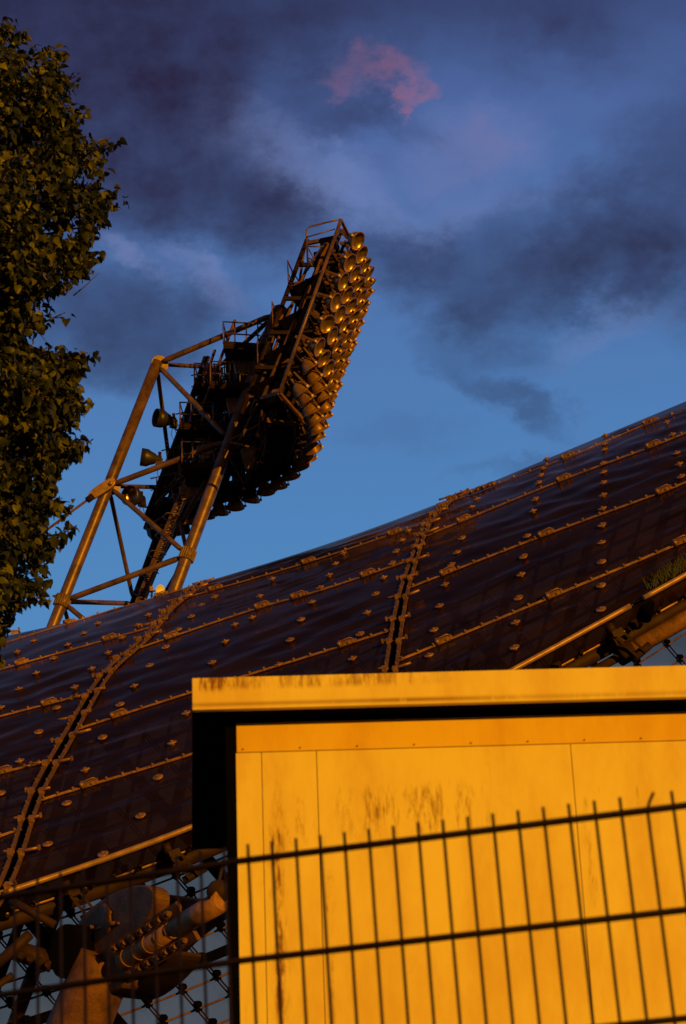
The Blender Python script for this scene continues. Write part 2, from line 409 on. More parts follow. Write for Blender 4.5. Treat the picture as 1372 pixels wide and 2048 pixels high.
def gap(y, s):   # half-width of the open seam, px
    return 2.6 + 5.4 * max(0, min(1, (y - (1150 if s is seamL else 1010)) / 350))
def xlim(row, seam, guess, side):
    if seam is None: return guess
    x = solve_x(row, seam, guess); return x + side * gap(row(x), seam)
row_curves = []
for nm, rows, sl, sr in strips:
    gl = {'L': LEFT_END, 'M': 200, 'R': 850}[nm]; gr = {'L': 150, 'M': 800, 'R': RIGHT_END}[nm]
    lim = []
    for r in rows:
        lim.append((xlim(r, sl, gl, +1), xlim(r, sr, gr, -1)))
    for i in range(len(rows) - 1):
        nu = max(24, int((lim[i][1] - lim[i][0]) / 8)); nv = 24
        mb = MB(); vs = []
        for j in range(nv + 1):
            q = j / nv
            # follow the seam at this height, not the chord
            def ends(side):
                xa, xb = lim[i][side], lim[i + 1][side]; s = (sl, sr)[side]; 
                if s is None: return xa + (xb - xa) * q
                ya, yb = rows[i](xa), rows[i + 1](xb); y = ya + (yb - ya) * q
                return s(y) + (1 if side == 0 else -1) * gap(y, s)
            x0, x1 = ends(0), ends(1)
            for k in range(nu + 1):
                x = x0 + (x1 - x0) * k / nu
                y = rows[i](x) * (1 - q) + rows[i + 1](x) * q
                y = max(y, SIL(x) + .3)
                # the sheet is drawn down at every disc line and bulges between, more so up the slope
                col = math.sin(x / 24.0 + y / 70.0) ; w = math.sin(math.pi * q)
                h = .035 * w * math.sin(q * math.pi * 6) * (.45 + .55 * col) + (.06 + .07 * (i < 3)) * w * mnoise.noise(Vector((x / 90, (y + .3 * x) / 11, 3.1 + i)))
                vs.append(roof_pt(x, y) + roof_n(x, y) * (h * .55))
        fs = [((j + 1) * (nu + 1) + k, (j + 1) * (nu + 1) + k + 1, j * (nu + 1) + k + 1, j * (nu + 1) + k) for j in range(nv) for k in range(nu)]
        mb.add(vs, fs, True); mb.build('glazing_panel', M_acryl, roof, recalc=False)
        if i > 0: row_curves.append((rows[i], lim[i][0], lim[i][1]))
# the back of the vault, beyond the crest
mb = MB(); vs = []; nu = 110; nv = 8
for j in range(nv + 1):
    a0_ = math.asin(math.sin(A0) + .9985 * (1 - math.sin(A0))); a = a0_ + (R(125) - a0_) * j / nv
    for k in range(nu + 1):
        vs.append(roof_raw(LEFT_END + (RIGHT_END - LEFT_END) * k / nu, a))
mb.add(vs, [(j * (nu + 1) + k, j * (nu + 1) + k + 1, (j + 1) * (nu + 1) + k + 1, (j + 1) * (nu + 1) + k) for j in range(nv) for k in range(nu)], True)
mb.build('glazing_panel', M_acryl, roof, recalc=False)

# joint lines: two slim profiles and bolts
def roof_poly(f, x0, x1, step, lift, dy=0.0):
    n = max(3, int(abs(x1 - x0) / step)); out = []
    for i in range(n + 1):
        x = x0 + (x1 - x0) * i / n; y = max(f(x) + dy, SIL(x) + .5); out.append(roof_pt(x, y, lift))
    return out
for f, x0, x1 in row_curves:
    mb = MB()
    c = roof_poly(f, x0, x1, 14, .03)
    up = []
    for i in range(len(c) - 1):
        d = (c[min(i + 1, len(c) - 1)] - c[max(i - 1, 0)]).normalized()
    for off in (-.028, .028):
        pts = []
        for i, p in enumerate(c):
            d = (c[min(i + 1, len(c) - 1)] - c[max(i - 1, 0)]).normalized()
            x = x0 + (x1 - x0) * i / (len(c) - 1); n = roof_n(x, max(f(x), SIL(x) + 1)); pts.append(p + d.cross(n).normalized() * off)
        mb.tube(pts, .017, 6)
    x = x0 + 12
    while x < x1 - 8:
        y = max(f(x), SIL(x) + 1); n = roof_n(x, y); p = roof_pt(x, y, .04); t = (roof_pt(x + 3, max(f(x + 3), SIL(x + 3) + 1), .04) - p)
        mb.lathe([(0, .05), (.028, .05), (.028, -.03)], frame(p, t, n), 6, False)
        s = t.normalized().cross(n); mb.box(p, (.035, .10, .04), Matrix((t.normalized(), s, n)).transposed())
        x += 31 + random.uniform(-3, 3)
    mb.build('joint_strip', M_galv, roof)

# open seams: two flanged rails with brackets standing off them
def seam_rails(s, ya, yb, wmul):
    for side in (-1, 1):
        mb = MB(); y = ya; pts = []; ys = []
        while y > yb:
            pts.append(y); k = max(.14, min(1.0, (y - yb + 20) / 260)); y -= 10 * k + 1.2
        line = []
        for y in pts:
            g_ = gap(y, s) + 3.0 * max(.35, min(1, (y - yb) / 250)); x = s(y) + side * g_
            line.append((x, max(y, SIL(x) + 1)))
        P = [roof_pt(x, y, .05) for x, y in line]
        for i in range(len(P) - 1):
            n = roof_n(*line[i]); mb.bar(P[i], P[i + 1] + (P[i + 1] - P[i]) * .05, .066, .05, n)
            if i % 2 == 0: mb.lathe([(0, .08), (.022, .08), (.022, 0)], frame(P[i], P[i + 1] - P[i], n), 6, False)
        mb.build('seam_rail', M_seam, roof)
        # brackets
        acc = 0
        for i in range(1, len(P) - 1):
            acc += (P[i] - P[i - 1]).length
            if acc > 1.25:
                acc = 0; n = roof_n(*line[i]); d = (P[i + 1] - P[i - 1]).normalized(); o = d.cross(n).normalized()
                if o.dot(RT) * side < 0: o = -o
                q = P[i]; mb = MB()
                mb.box(q + n * .05, (.12, .10, .11), Matrix((d, o, n)).transposed())
                mb.box(q + o * -.035 + n * .05, (.05, .09, .07), Matrix((d, o, n)).transposed())
                l = random.choice((.14, .18, .34, .42)) if side > 0 else random.choice((.08, .12, .2, .28))
                mb.tube([q + n * .07, q + n * .09 + o * l], .028, 8)
                if random.random() < .5: mb.box(q + n * .09 + o * l, (.07, .04, .08), Matrix((d, o, n)).transposed())
                mb.build('seam_bracket', M_galv, roof)
def seam_shade_strip(s, ya, yb):  # black strip added below the open seam so its gap reads dark
    a = []; b = []; y = ya
    while y > yb:
        g_ = gap(y, s) + 16 * max(.3, min(1, (y - yb) / 200)); yy = lambda x: max(y, SIL(x) + 2)
        a.append(roof_pt(s(y) - g_, yy(s(y) - g_), -.10)); b.append(roof_pt(s(y) + g_, yy(s(y) + g_), -.10)); y -= 12
    mb = MB(); n = len(a); mb.add(a + b, [(i, i + 1, n + i + 1, n + i) for i in range(n - 1)]); mb.build('seam_shade_strip', M_black, roof)
seam_shade_strip(seamL, 1880, 1166); seam_shade_strip(seamR, 1490, 990)
seam_rails(seamL, 1860, 1164, 1); seam_rails(seamR, 1470, 985, 1)

# discs that tie the sheets to the net, and the strip clamps
mb = MB(); I4 = Matrix.Identity(4)
mb.lathe([(.0, .055), (.05, .055), (.11, .045), (.125, .03), (.125, 0.0), (.06, -.02), (.06, -.06)], I4, 16)
mb.lathe([(0, .10), (.018, .10), (.018, .05)], I4, 6, False); mb.lathe([(0, .085), (.042, .085), (.042, .05)], I4, 6, False)
me_stud = mb.mesh('disc'); me_stud.materials.append(M_galv)
studs = [(136,1292),(107,1319),(73,1349),(38,1381),(2,1418),(276,1253),(245,1278),(217,1308),(184,1340),(150,1377),(114,1419),(78,1467),(40,1525),(2,1590),
 (68,1284),(35,1306),(3,1329),(196,1249),(168,1269),(297,1232),(332,1297),(300,1334),(269,1375),(241,1412),(206,1478),(171,1543),(134,1610),(96,1692),
 (451,1286),(425,1328),(373,1429),(345,1489),(317,1558),(282,1635),(207,1712),(400,1376),(383,1236),(404,1213),(357,1262),(430,1196),(470,1252),(505,1238),(520,1195),(545,1160),
 (687,1109),(672,1130),(659,1153),(641,1178),(625,1207),(603,1242),(581,1283),(558,1332),(817,1064),(805,1083),(793,1105),(785,1129),(768,1158),(752,1191),(735,1228),(721,1271),(706,1320),
 (955,1001),(944,1017),(925,1079),(915,1108),(904,1132),(891,1172),(880,1215),(869,1263),(859,1314),
 (1094,920),(1087,940),(1082,953),(1078,968),(1071,1001),(1067,1025),(1055,1075),(1048,1116),(1043,1152),(1038,1199),(1032,1248),(1030,1298),
 (1211,873),(1210,891),(1209,902),(1208,929),(1208,947),(1207,968),(1207,993),(1206,1020),(1205,1053),(1204,1088),(1204,1127),(1203,1174),(1203,1222),
 (1334,847),(1345,872),(1354,909),(1359,931),(1363,956)]
for x, y in studs[:100]:
    y = max(y, SIL(x) + 3); n = roof_n(x, y); t = roof_pt(x + 3, y - 1) - roof_pt(x, y)
    M = frame(roof_pt(x, y, .03), t, n) @ Matrix.Rotation(random.uniform(-.15, .15), 4, 'X') @ Matrix.Rotation(random.uniform(0, 6), 4, 'Z')
    place(me_stud, 'disc', roof, M @ Matrix.Diagonal((.82, .82, .62, 1)))
mb = MB()
mb.box((0, .05, .06), (.34, .04, .09)); mb.box((0, -.05, .06), (.34, .04, .09)); mb.box((-.17, 0, .08), (.08, .19, .15)); mb.box((.17, 0, .06), (.06, .17, .10))
mb.tube([(-.13, .10, .05), (-.10, .10, .13), (.10, .10, .14), (.19, .10, .05)], .022, 8); mb.tube([(-.20, -.09, .0), (-.20, -.09, .17)], .04, 8)
mb.tube([(.05, -.12, .07), (.05, .12, .07)], .03, 8)
me_clamp = mb.mesh('strip_clamp'); me_clamp.materials.append(M_galv)
clamps = [(45,1327),(222,1277),(101,1407),(10,1546),(140,1248),(345,1275),(241,1432),(182,1572),(434,1180),(527,1217),(739,1148),(792,1066),(696,1290),
 (931,1041),(899,1146),(891,1284),(1131,960),(1096,1071),(1112,1192),(1310,893),(1331,984),(1366,1087),(1139,915),(1302,848),(981,974),(620,1126),(600,1196),(325,1203),(957,985)]
allrows = [(f, a, b) for f, a, b in row_curves]
for x, y in clamps:
    best = min((r for r in allrows if r[1] - 12 <= x <= r[2] + 12), key=lambda r: abs(r[0](x) - y), default=None)
    if best and abs(best[0](x) - y) < 25: y = best[0](x); f = best[0]
    else: f = lambda q, y=y, x=x: y - .3 * (q - x)
    y = max(y, SIL(x) + 2); n = roof_n(x, y); t = roof_pt(x + 6, max(f(x + 6), SIL(x + 6) + 1)) - roof_pt(x, y)
    place(me_clamp, 'strip_clamp', roof, frame(roof_pt(x, y, .03), t, n) @ Matrix.Diagonal((.82, .7, .7, 1)))

# lower edge: rail, apron, edge cable and hangers
def edge_line(dy, step=20, lift=0.0, x0=LEFT_END, x1=RIGHT_END, dd=0.0):
    return [at(x, EDG(x) + dy, D0(x) + dd) + Vector((0, 0, lift)) for x in np.arange(x0, x1 + .1, step)]
mb = MB(); mb.tube(edge_line(0, dd=-.05, x1=1278), .055, 8); mb.build('edge_rail', M_rail, roof)
mb = MB(); mb.tube(edge_line(-1, dd=-.05, x0=1287), .055, 8); mb.build('edge_rail', M_rail, roof)
mb = MB()
a, b = edge_line(4), edge_line(44, dd=.5)
mb.add(a + b, [(len(a) + i, len(a) + i + 1, i + 1, i) for i in range(len(a) - 1)]); mb.build('apron', M_acryl, roof, recalc=False)
mb = MB(); mb.tube(edge_line(44, dd=.5), .03, 6); mb.build('lower_strip', M_galv, roof)
mb = MB(); mb.tube(edge_line(58, dd=.7), .16, 12); mb.build('edge_cable', M_castd, roof)
def hanger(x, dy, s=1.0):
    p = at(x, EDG(x) + dy, D0(x) + .1); d = (at(x + 10, EDG(x + 10) + dy, D0(x + 10) + .1) - p).normalized(); n = (EYE - p).normalized(); u = n.cross(d).normalized()
    if u.z < 0: u = -u
    Mr = Matrix((d, n, u)).transposed(); mb = MB()
    mb.box(p, (.26 * s, .2, .3 * s), Mr); mb.tube([p + u * .12 * s - d * .1, p + u * .34 * s - d * .1], .10 * s, 10)
    k = u * -.58 + d * .22
    for o in (-.10, .12): mb.bar(p + d * o * s + n * .2, p + d * o * s + k * s + n * .1, .05, .07, n)
    mb.bar(p + d * -.10 * s + n * .2, p + d * .12 * s + n * .2, .05, .06, n)
    mb.tube([p + k * s - d * .2, p + k * s + d * .25 + u * .08], .09 * s, 10)
    mb.build('hanger', M_castd, roof)
hanger(1240, 48, .9); hanger(352, 46, .8); hanger(150, 50, .8);
mb = MB(); p = at(1294, EDG(1294) + 12, D0(1294) + .1); q = at(1290, EDG(1294) + 46, D0(1294) + .3); mb.tube([p, p.lerp(q, .2), q], [.15, .16, .12], 14); mb.build('gutter_outlet', M_black, roof)
# net under the glazing
mb = MB()
for i in range(-9, 42):
    x = i * 52; pts = []
    for k in range(9):
        a = A0 + .01 + .78 * k / 8; xx = x + 330 * (math.sin(a) - .64)
        if LEFT_END < xx < RIGHT_END: q = roof_raw(xx, a); pts.append(q - roof_na(xx, a) * .5)
    if len(pts) > 2: mb.tube(pts, .045 if i % 3 else .11, 5, False)
for k in range(1, 15):
    a = A0 + .80 * k / 15; mb.tube([roof_raw(x, a) - roof_na(x, a) * .45 for x in range(LEFT_END + 10, RIGHT_END, 60)], .04, 5, False)
mb.build('cable_net', M_dark, roof)

# ------------------------------------------------------------------ rear canopy seen under the edge
DC = 56.0
canopy = empty('tent_canopy', (0, 56, 0), 'pale see-through canopy with cable net and dark nodes, seen below the roof edge', 'canopy')
def cpt(x, y, d=0.0):
    return at(x, y, DC + max(0, 1500 - y) * .045 + min(0, 1500 - y) * .012 - d)
mb = MB(); nx, ny = 40, 8; vs = []
for j in range(ny + 1):
    for i in range(nx + 1):
        x = -900 + 3200 * i / nx; xc = max(LEFT_END, min(RIGHT_END, x)); lo = EDG(xc) + 900; hi = EDG(xc) - .72 * (EDG(xc) - SIL(xc))
        vs.append(cpt(x, hi + (lo - hi) * j / ny))
mb.add(vs, [(j * (nx + 1) + i, j * (nx + 1) + i + 1, (j + 1) * (nx + 1) + i + 1, (j + 1) * (nx + 1) + i) for j in range(ny) for i in range(nx)], True)
mb.build('glazing', M_canopy, canopy)
# net: thin cables rising to the right, twin cables falling to the right, nodes at the crossings
def lineA(i, x): return 1640 + i * 47 - .30 * x - 0.00013 * x * x          # i-th rising cable
mbA = MB(); mbT = MB()
for i in range(-7, 26):
    pts = [cpt(x, lineA(i, x), .25) for x in range(-400, 1800, 50) if EDG(x) - .7 * (EDG(x) - SIL(x)) < lineA(i, x) < EDG(x) + 860]
    if len(pts) < 2: continue
    if i % 6 == 3: mbT.tube(pts, .13, 6, False)
    else: mbA.tube(pts, .028, 5, False)
mbA.build('net_cable', M_frame, canopy)
mbB = MB(); nodes = []
def lineB(j, y): return -700 + j * 92 + (y - 1600) * .86
for j in range(0, 34):
    top = None
    ys = [y for y in range(1100, 2500, 60)]
    pts = [(lineB(j, y), y) for y in ys]
    pts = [(x, y) for x, y in pts if EDG(max(LEFT_END, min(RIGHT_END, x))) - 330 < y < EDG(max(LEFT_END, min(RIGHT_END, x))) + 850]
    if len(pts) < 2: continue
    if j % 5 == 1: mbT.tube([cpt(x, y, .35) for x, y in pts], .16, 6, False)
    else:
        for o in (-4, 4): mbB.tube([cpt(x + o, y, .3) for x, y in pts], .022, 5, False)
        for i in range(-7, 26):
            # crossing by fixed-point
            y = 1700
            for _ in range(30): y = .5 * y + .5 * lineA(i, lineB(j, y))
            x = lineB(j, y)
            e = EDG(max(LEFT_END, min(RIGHT_END, x)))
            if e - 5 < y < 2080 and -20 < x < 480 or (x > 1130 and e + 20 < y < 1345 and x < 1400): nodes.append((x, y))
mbB.build('twin_cable', M_dark, canopy); mbT.build('thick_cable', M_black, canopy)
mb = MB(); mb.tube([(0, 0, -.1), (0, 0, .08)], .07, 8); mb.lathe([(0, .24), (.11, .24), (.15, .17), (.13, .08), (.06, .06)], I4, 10); mb.box((0, 0, -.02), (.3, .08, .06))
me_node = mb.mesh('net_node'); me_node.materials.append(M_black)
for x, y in nodes[:100]:
    p = cpt(x, y, .4); place(me_node, 'net_node', canopy, frame(p, RT, UP + Vector((random.uniform(-.2, .2), 0, 0))) @ Matrix.Scale(.72, 4))

# ------------------------------------------------------------------ cast steel mast head under the edge (bottom left)
pyl = empty('steel_pylon', at(120, 2048, 41) * 1.0, 'orange lit cast steel pylon head with rounded cheek plate and bolted cable socket', 'pylon')
pyl.location.z = 0
M_sock = mat('socket_steel', (.30, .15, .042), .48, .2, .55, 5, .4, 30, spec=.3)
DP = 35.5
def ct(x, y, d=0.0): return at(x, y, DP - (x - 215) * .0135 + d)
CN = Vector((-.87, -.49, .0))
def rounded(pts, k=3):
    out = list(pts)
    for _ in range(k):
        n = []
        for i in range(len(out)):
            a, b = out[i], out[(i + 1) % len(out)]
            n += [(a[0] * .75 + b[0] * .25, a[1] * .75 + b[1] * .25), (a[0] * .25 + b[0] * .75, a[1] * .25 + b[1] * .75)]
        out = n
    return out
ext = Vector((.62, .36, -.02))
cheek = rounded([(140, 1905), (146, 1858), (178, 1815), (232, 1780), (285, 1766), (308, 1780), (304, 1822), (276, 1866), (246, 1902), (250, 1960), (236, 1985), (150, 1985)], 2)
mb = MB(); mb.prism([ct(x, y) for x, y in cheek], ext * .42); mb.build('cheek_plate', M_cast, pyl, .03)
rear = rounded([(215, 1880), (255, 1800), (306, 1785), (395, 1796), (404, 1806), (330, 1860), (290, 1900), (262, 1930), (230, 1930)], 2)
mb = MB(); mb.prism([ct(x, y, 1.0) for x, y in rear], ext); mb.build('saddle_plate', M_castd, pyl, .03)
a0, a1 = at(150, 2070, DP + .35), at(205, 1935, DP + .35)
dn = (a0 - a1).normalized()
mb = MB(); base = a0 + dn * ((a0.z + .3) / -dn.z if dn.z < 0 else 10)
mb.tube([a1 - dn * .2, a1 + dn * .25, a0, a0 + dn * 2, base], [.46, .50, .52, .55, .6], 24); mb.build('leg', M_cast, pyl)
mb = MB(); b0 = at(232, 1965, DP + .4); b1 = at(296, 1880, DP + .7)
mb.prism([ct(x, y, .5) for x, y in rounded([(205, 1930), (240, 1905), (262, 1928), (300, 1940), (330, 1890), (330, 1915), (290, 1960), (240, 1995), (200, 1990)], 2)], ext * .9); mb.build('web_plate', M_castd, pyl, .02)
s0, s1 = ct(246, 1922, -.05), ct(356, 1853, .25); s2 = ct(446, 1800, .55)
mb = MB(); mb.tube([s0, s1], .15, 18); mb.tube([s1 - (s1 - s0) * .02, s2], .17, 18)
for k in range(5):
    p = s0.lerp(s1, .1 + .2 * k); d = (s1 - s0).normalized(); mb.tube([p - d * .02, p + d * .02], .157, 18)
mb.build('cable_socket', M_sock, pyl)
dd = (s1 - s0).normalized(); nn = (EYE - s0).normalized(); vv = nn.cross(dd).normalized()
for k in range(7):
    p = s0.lerp(s1, .02 + .16 * k)
    for sgn in (-1, 1):
        q = p + vv * sgn * .24; mbb = MB(); mbb.tube([q - nn * .05, q + nn * .17], .045, 8); mbb.lathe([(0, .1), (.062, .1), (.062, 0)], frame(q + nn * .03, dd, nn), 6, False); mbb.build('bolt', M_cast, pyl)
mb = MB()
for sgn in (-1, 1): mb.bar(s0 + vv * sgn * .24 - dd * .1, s1 + vv * sgn * .24 + dd * .3, .07, .2, vv)
mb.build('flange', M_cast, pyl)
# raised boss, pins and slot on the cheek
fr = frame(ct(212, 1838), UP, CN)
mb = MB(); mb.lathe([(0, .05), (.22, .05), (.25, .03), (.25, 0)], fr, 24); mb.build('boss', M_cast, pyl)
for x, y in ((222, 1825), (190, 1853), (230, 1846), (185, 1900)):
    mb = MB(); mb.lathe([(0, .09), (.035, .09), (.035, 0)], frame(ct(x, y, -.03), UP, CN), 10); mb.build('pin', M_cast, pyl)
mb = MB(); mb.bar(ct(172, 1862, -.03), ct(238, 1846, -.03), .04, .05, CN); mb.build('stop_bar', M_cast, pyl)
# clamp body and cable on the shaded side
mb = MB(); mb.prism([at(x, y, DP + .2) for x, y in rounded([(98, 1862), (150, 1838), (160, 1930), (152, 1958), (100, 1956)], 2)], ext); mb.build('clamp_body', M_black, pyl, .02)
mb = MB(); mb.tube([at(30, 1900, DP + .3), at(105, 1925, DP + .4)], .17, 14)
for k in range(4):
    p = at(45 + 18 * k, 1905 + 6 * k, DP + .3); mb.tube([p, p + FW * -.25], .05, 8)
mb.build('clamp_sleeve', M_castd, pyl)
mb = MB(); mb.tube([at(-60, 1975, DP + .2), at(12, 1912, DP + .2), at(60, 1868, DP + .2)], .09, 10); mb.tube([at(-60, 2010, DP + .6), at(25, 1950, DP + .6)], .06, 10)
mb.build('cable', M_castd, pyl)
for (x0, y0, x1, y1, r) in ((430, 1795, 448, 1720, .03), (110, 1850, 20, 1800, .07)):
    mb = MB(); mb.tube([at(x0, y0, DP + .45), at(x1, y1, DP + .6)], r, 10); mb.build('stay', M_castd, pyl)
mb = MB(); mb.lathe([(0, .2), (.2, .2), (.24, .05), (.18, -.15), (0, -.2)], frame(ct(438, 1783, .6), RT, -FW) @ Matrix.Scale(.8, 4), 14)
mb.build('end_knuckle', M_castd, pyl)
# bright tube under the right-hand edge
tb = empty('edge_tube', at(1400, 1230, 43.5), 'orange lit steel tube running under the roof edge at the right', 'tube')
mb = MB(); q0 = at(1258, 1302, D0(1258) + .4); q1 = at(1470, 1182, D0(1470) + .4); mb.tube([q0, q1, at(1800, 990, D0(1800) + .4)], .17, 16); mb.build('tube_body', M_sock, tb)
mb = MB(); d = (q1 - q0).normalized(); mb.tube([q0 - d * .25, q0 + d * .05], .20, 14); mb.tube([q0 - d * 3.2, q0], .09, 10); mb.build('end_fitting', M_castd, tb)

# grass growing in the gutter
mb = MB()
for i in range(420):
    x = random.triangular(1288, 1400, 1350); y = EDG(x) - random.uniform(-6, 16); p = at(x, y, D0(x) + .35 + random.uniform(-.2, .2))
    h = random.uniform(.12, .42); b = Vector((random.uniform(-.5, .4), random.uniform(-.3, .3), 1)).normalized() * h; s = RT * .010
    mb.add([p - s, p + s, p + b * .6 + s * .7, p + b + Vector((random.uniform(-.1, .1), 0, -.02)), p + b * .6 - s * .7], [(0, 1, 2, 3, 4)])
M_grass = mat('grass_blades', (.026, .036, .006), .8, 0, .6, 3)
tag(mb.build('grass', M_grass), 'tuft of green grass growing along the gutter at the right', 'grass', kind='stuff')

# ------------------------------------------------------------------ floodlight mast
mast = empty('floodlight_mast', (0, 72, 0), 'leaning tubular steel floodlight mast with a curved bank of round lamps', 'floodlight mast')
mast.location = atY(60, 1362, 72); mast.location.z = 0
YA, YB, YC = 72.0, 71.0, 75.5
def down(p, q):      # extend the line q->p down to the ground
    d = (p - q).normalized(); return p + d * ((p.z + .0) / -d.z)
A = [atY(125, 1203, YA), atY(217, 972, YA), atY(313, 728, YA)]
B = [atY(375, 1110, YB), atY(460, 880, YB), atY(554, 626, YB)]
Cc = [atY(268, 1207, YC), atY(345, 975, YC), atY(437, 735, YC)]
px_m = 72 / FPX / math.cos(PITCH)      # metres per photo pixel at the mast
def part(mb, name, m, **k): return mb.build(name, m, mast, **k)
mb = MB(); mb.tube([down(A[0], A[2]), A[0], A[1], A[2] + (A[2] - A[1]).normalized() * .1], .21, 22); part(mb, 'main_tube', M_tube)
mb = MB(); mb.tube([down(B[0], B[2]), B[0], B[1], B[2]], .228, 22); part(mb, 'main_tube', M_tube)
mb = MB(); mb.tube([down(Cc[0], Cc[2]), Cc[0], Cc[2]], .17, 16); part(mb, 'main_tube', M_dark)
def strut(p, q, r=.10, m=M_tube):
    r *= .86; d = (q - p).normalized(); mb = MB(); a = p + d * .22; b = q - d * .22
    mb.tube([a, a + d * .25, b - d * .25, b], [r * .55, r, r, r * .55], 12); part(mb, 'strut', m)
strut(A[2], B[2], .125); strut(A[2], B[1], .115); strut(A[2], Cc[2], .10); strut(A[2], Cc[1], .095)
strut(A[1], B[1], .125); strut(A[1], B[0], .11); strut(A[1], Cc[1], .10); strut(A[1], Cc[0], .095)
strut(A[0], B[0], .125); strut(A[0], Cc[0], .11)
strut(Cc[0], B[1], .11, M_frame); strut(Cc[1], B[0], .09, M_frame); strut(Cc[1], B[2], .10, M_dark); strut(Cc[1], B[1], .09, M_dark); strut(Cc[2], B[2], .1, M_dark)
lowA = A[0] + (A[0] - A[2]).normalized() * 4.6; lowB = B[0] + (B[0] - B[2]).normalized() * 4.6; lowC = Cc[0] + (Cc[0] - Cc[2]).normalized() * 4.6
strut(A[0], lowB, .11); strut(A[0], lowC, .09); strut(Cc[0], lowB, .1); strut(B[0], lowC, .1, M_frame)
def collar(p, d):
    d = d.normalized(); fr = frame(p, d.cross(FW), d); mb = MB()
    mb.lathe([(.21, -.24), (.26, -.22), (.27, .0), (.26, .22), (.21, .24)], fr, 22)
    for k in range(18):
        t = 2 * math.pi * k / 18; c = fr @ Vector((math.cos(t) * .27, math.sin(t) * .27, 0)); mb.bar(c - d * .21, c + d * .21, .05, .05, FW)
    part(mb, 'collar', M_tube)
collar(A[0], A[2] - A[0]); collar(B[0], B[2] - B[0])
def gusset(p, r=.34):
    d = (A[2] - A[0]).normalized(); mb = MB(); mb.lathe([(0, .03), (r, .03), (r, -.03), (0, -.03)], frame(p + RT * .12, d, FW * -1 + RT * .3), 12, False); part(mb, 'gusset', M_tube)
for p in (A[1], A[2], B[1], B[2]): gusset(p)
# stay cable with its fork fitting
mb = MB(); mb.prism([atY(x, y, 71.62) for x, y in rounded([(176, 996), (181, 1004), (205, 990), (229, 974), (233, 962), (224, 957), (205, 967), (180, 985)], 2)], (0, -.14, 0)); part(mb, 'stay_fork', M_rail, bevel=.02)
mb = MB(); mb.lathe([(0, .07), (.09, .07), (.09, 0)], frame(atY(222, 967, 71.48), RT, -FW), 12); part(mb, 'fork_pin', M_galv)
mb = MB(); mb.tube([atY(186, 992, 71.5), atY(174, 1001, 71.5)], .12, 12); part(mb, 'cable_sleeve', M_dark)
mb = MB(); mb.tube([atY(176, 999, 71.5), atY(-180, 1262, 72.5), atY(-900, 1800, 74)], .05, 8); part(mb, 'stay_cable', M_tube)

# curved bank -------------------------------------------------------
row0 = [(603,778),(613,799),(622,819),(629,839),(633,858),(631,877),(624,897),(613,916),(599,934),(580,951),(557,966),(531,982),(502,997),(471,1010),(440,1021),(412,1030),(384,1038),(358,1044),(332,1050),(308,1055)]
z0 = atY(603, 778, 66.0).z
PB = [atZ(x, y, z0) for x, y in row0]
UPV = (atY(711, 482, 66.4) - PB[0]) / 7.0
def ALPHA(k): return R(-17 + 9.0 * min(k, 12))
def NH(k): a = ALPHA(k); return Vector((math.cos(a), math.sin(a), 0))
def bankpt(k, r, off=0.0):
    k = max(0, min(len(PB) - 1, k)); i = min(int(k), len(PB) - 2); p = PB[i].lerp(PB[i + 1], k - i)
    return p + UPV * r - NH(k) * off
NK = len(PB)
TILT = R(36)
prof_out = [(.06, -.27), (.115, -.262), (.13, -.23), (.19, -.185), (.245, -.105), (.282, -.01), (.300, .06), (.322, .066), (.322, .10), (.300, .10)]
prof_in = [(.299, .098), (.292, .07), (.25, .03), (.19, -.015), (.10, -.045), (0.0, -.055)]
mbh = MB(); mbh.lathe(prof_out, I4, 22); mbh.lathe([(0, -.275), (.06, -.27)], I4, 22)
mbh.tube([(0, 0, -.26), (0, 0, -.36)], .075, 10)
mbr = MB(); mbr.lathe(prof_in, I4, 22)
mbk = MB()
for s in (-1, 1):
    mbk.bar((.27 * s, 0, .02), (.34 * s, 0, .02), .05, .05); mbk.bar((.34 * s, 0, .04), (.30 * s, 0, -.55), .03, .07, Vector((0, 1, 0)))
mbk.bar((-.30, 0, -.55), (.30, 0, -.55), .07, .04); mbk.bar((0, 0, -.55), (0, 0, -.8), .09, .09); mbk.box((.1, .1, -.62), (.16, .14, .2))
mbn = MB(); mbn.lathe([(0, .05), (.025, .05), (.042, .04), (.042, -.01)], I4, 10)
KM = [Matrix.Translation((.335 * s, 0, .03)) @ Matrix.Rotation(R(90 * s), 4, 'Y') for s in (-1, 1)]
def mk(m, name, ma): me = m.mesh(name); me.materials.append(ma); return me
me_house, me_ref, me_brk, me_knob = mk(mbh, 'floodlight', M_housing), mk(mbr, 'reflector', M_refl), mk(mbk, 'bracket', M_frame), mk(mbn, 'knob', M_knob)
LS = 1.12
def lamp_matrix(k, r):
    jit = random.uniform(-.15, .15); al = ALPHA(k) + jit; ti = TILT + random.uniform(-.14, .14) + (.10 if r < 2 else 0)
    if r < 2: al += R(42 - 3.0 * min(k, 12)); ti += .05
    n = Vector((math.cos(al) * math.cos(ti), math.sin(al) * math.cos(ti), -math.sin(ti)))
    x = Vector((-math.sin(al), math.cos(al), 0))
    return frame(bankpt(k, r) + UPV * random.uniform(-.06, .06), x, n) @ Matrix.Scale(LS, 4)
cells = [(k, r) for r in range(8) for k in range(7)] + [(k, r) for r in (0, 1) for k in range(7, 18)] + [(k, r) for r in (2, 3, 4) for k in range(7, 14)]
cells = cells[:100]
for k, r in cells:
    place(me_house, 'floodlight', mast, lamp_matrix(k, r), (('reflector', me_ref), ('bracket', me_brk), ('knob', me_knob, KM[0]), ('knob', me_knob, KM[1])))
mb = MB()
for r in range(8):
    for k in range(18):
        if (k, r) not in cells: mb.lathe(prof_out, lamp_matrix(k, r), 12); mb.lathe(prof_in, lamp_matrix(k, r), 12)
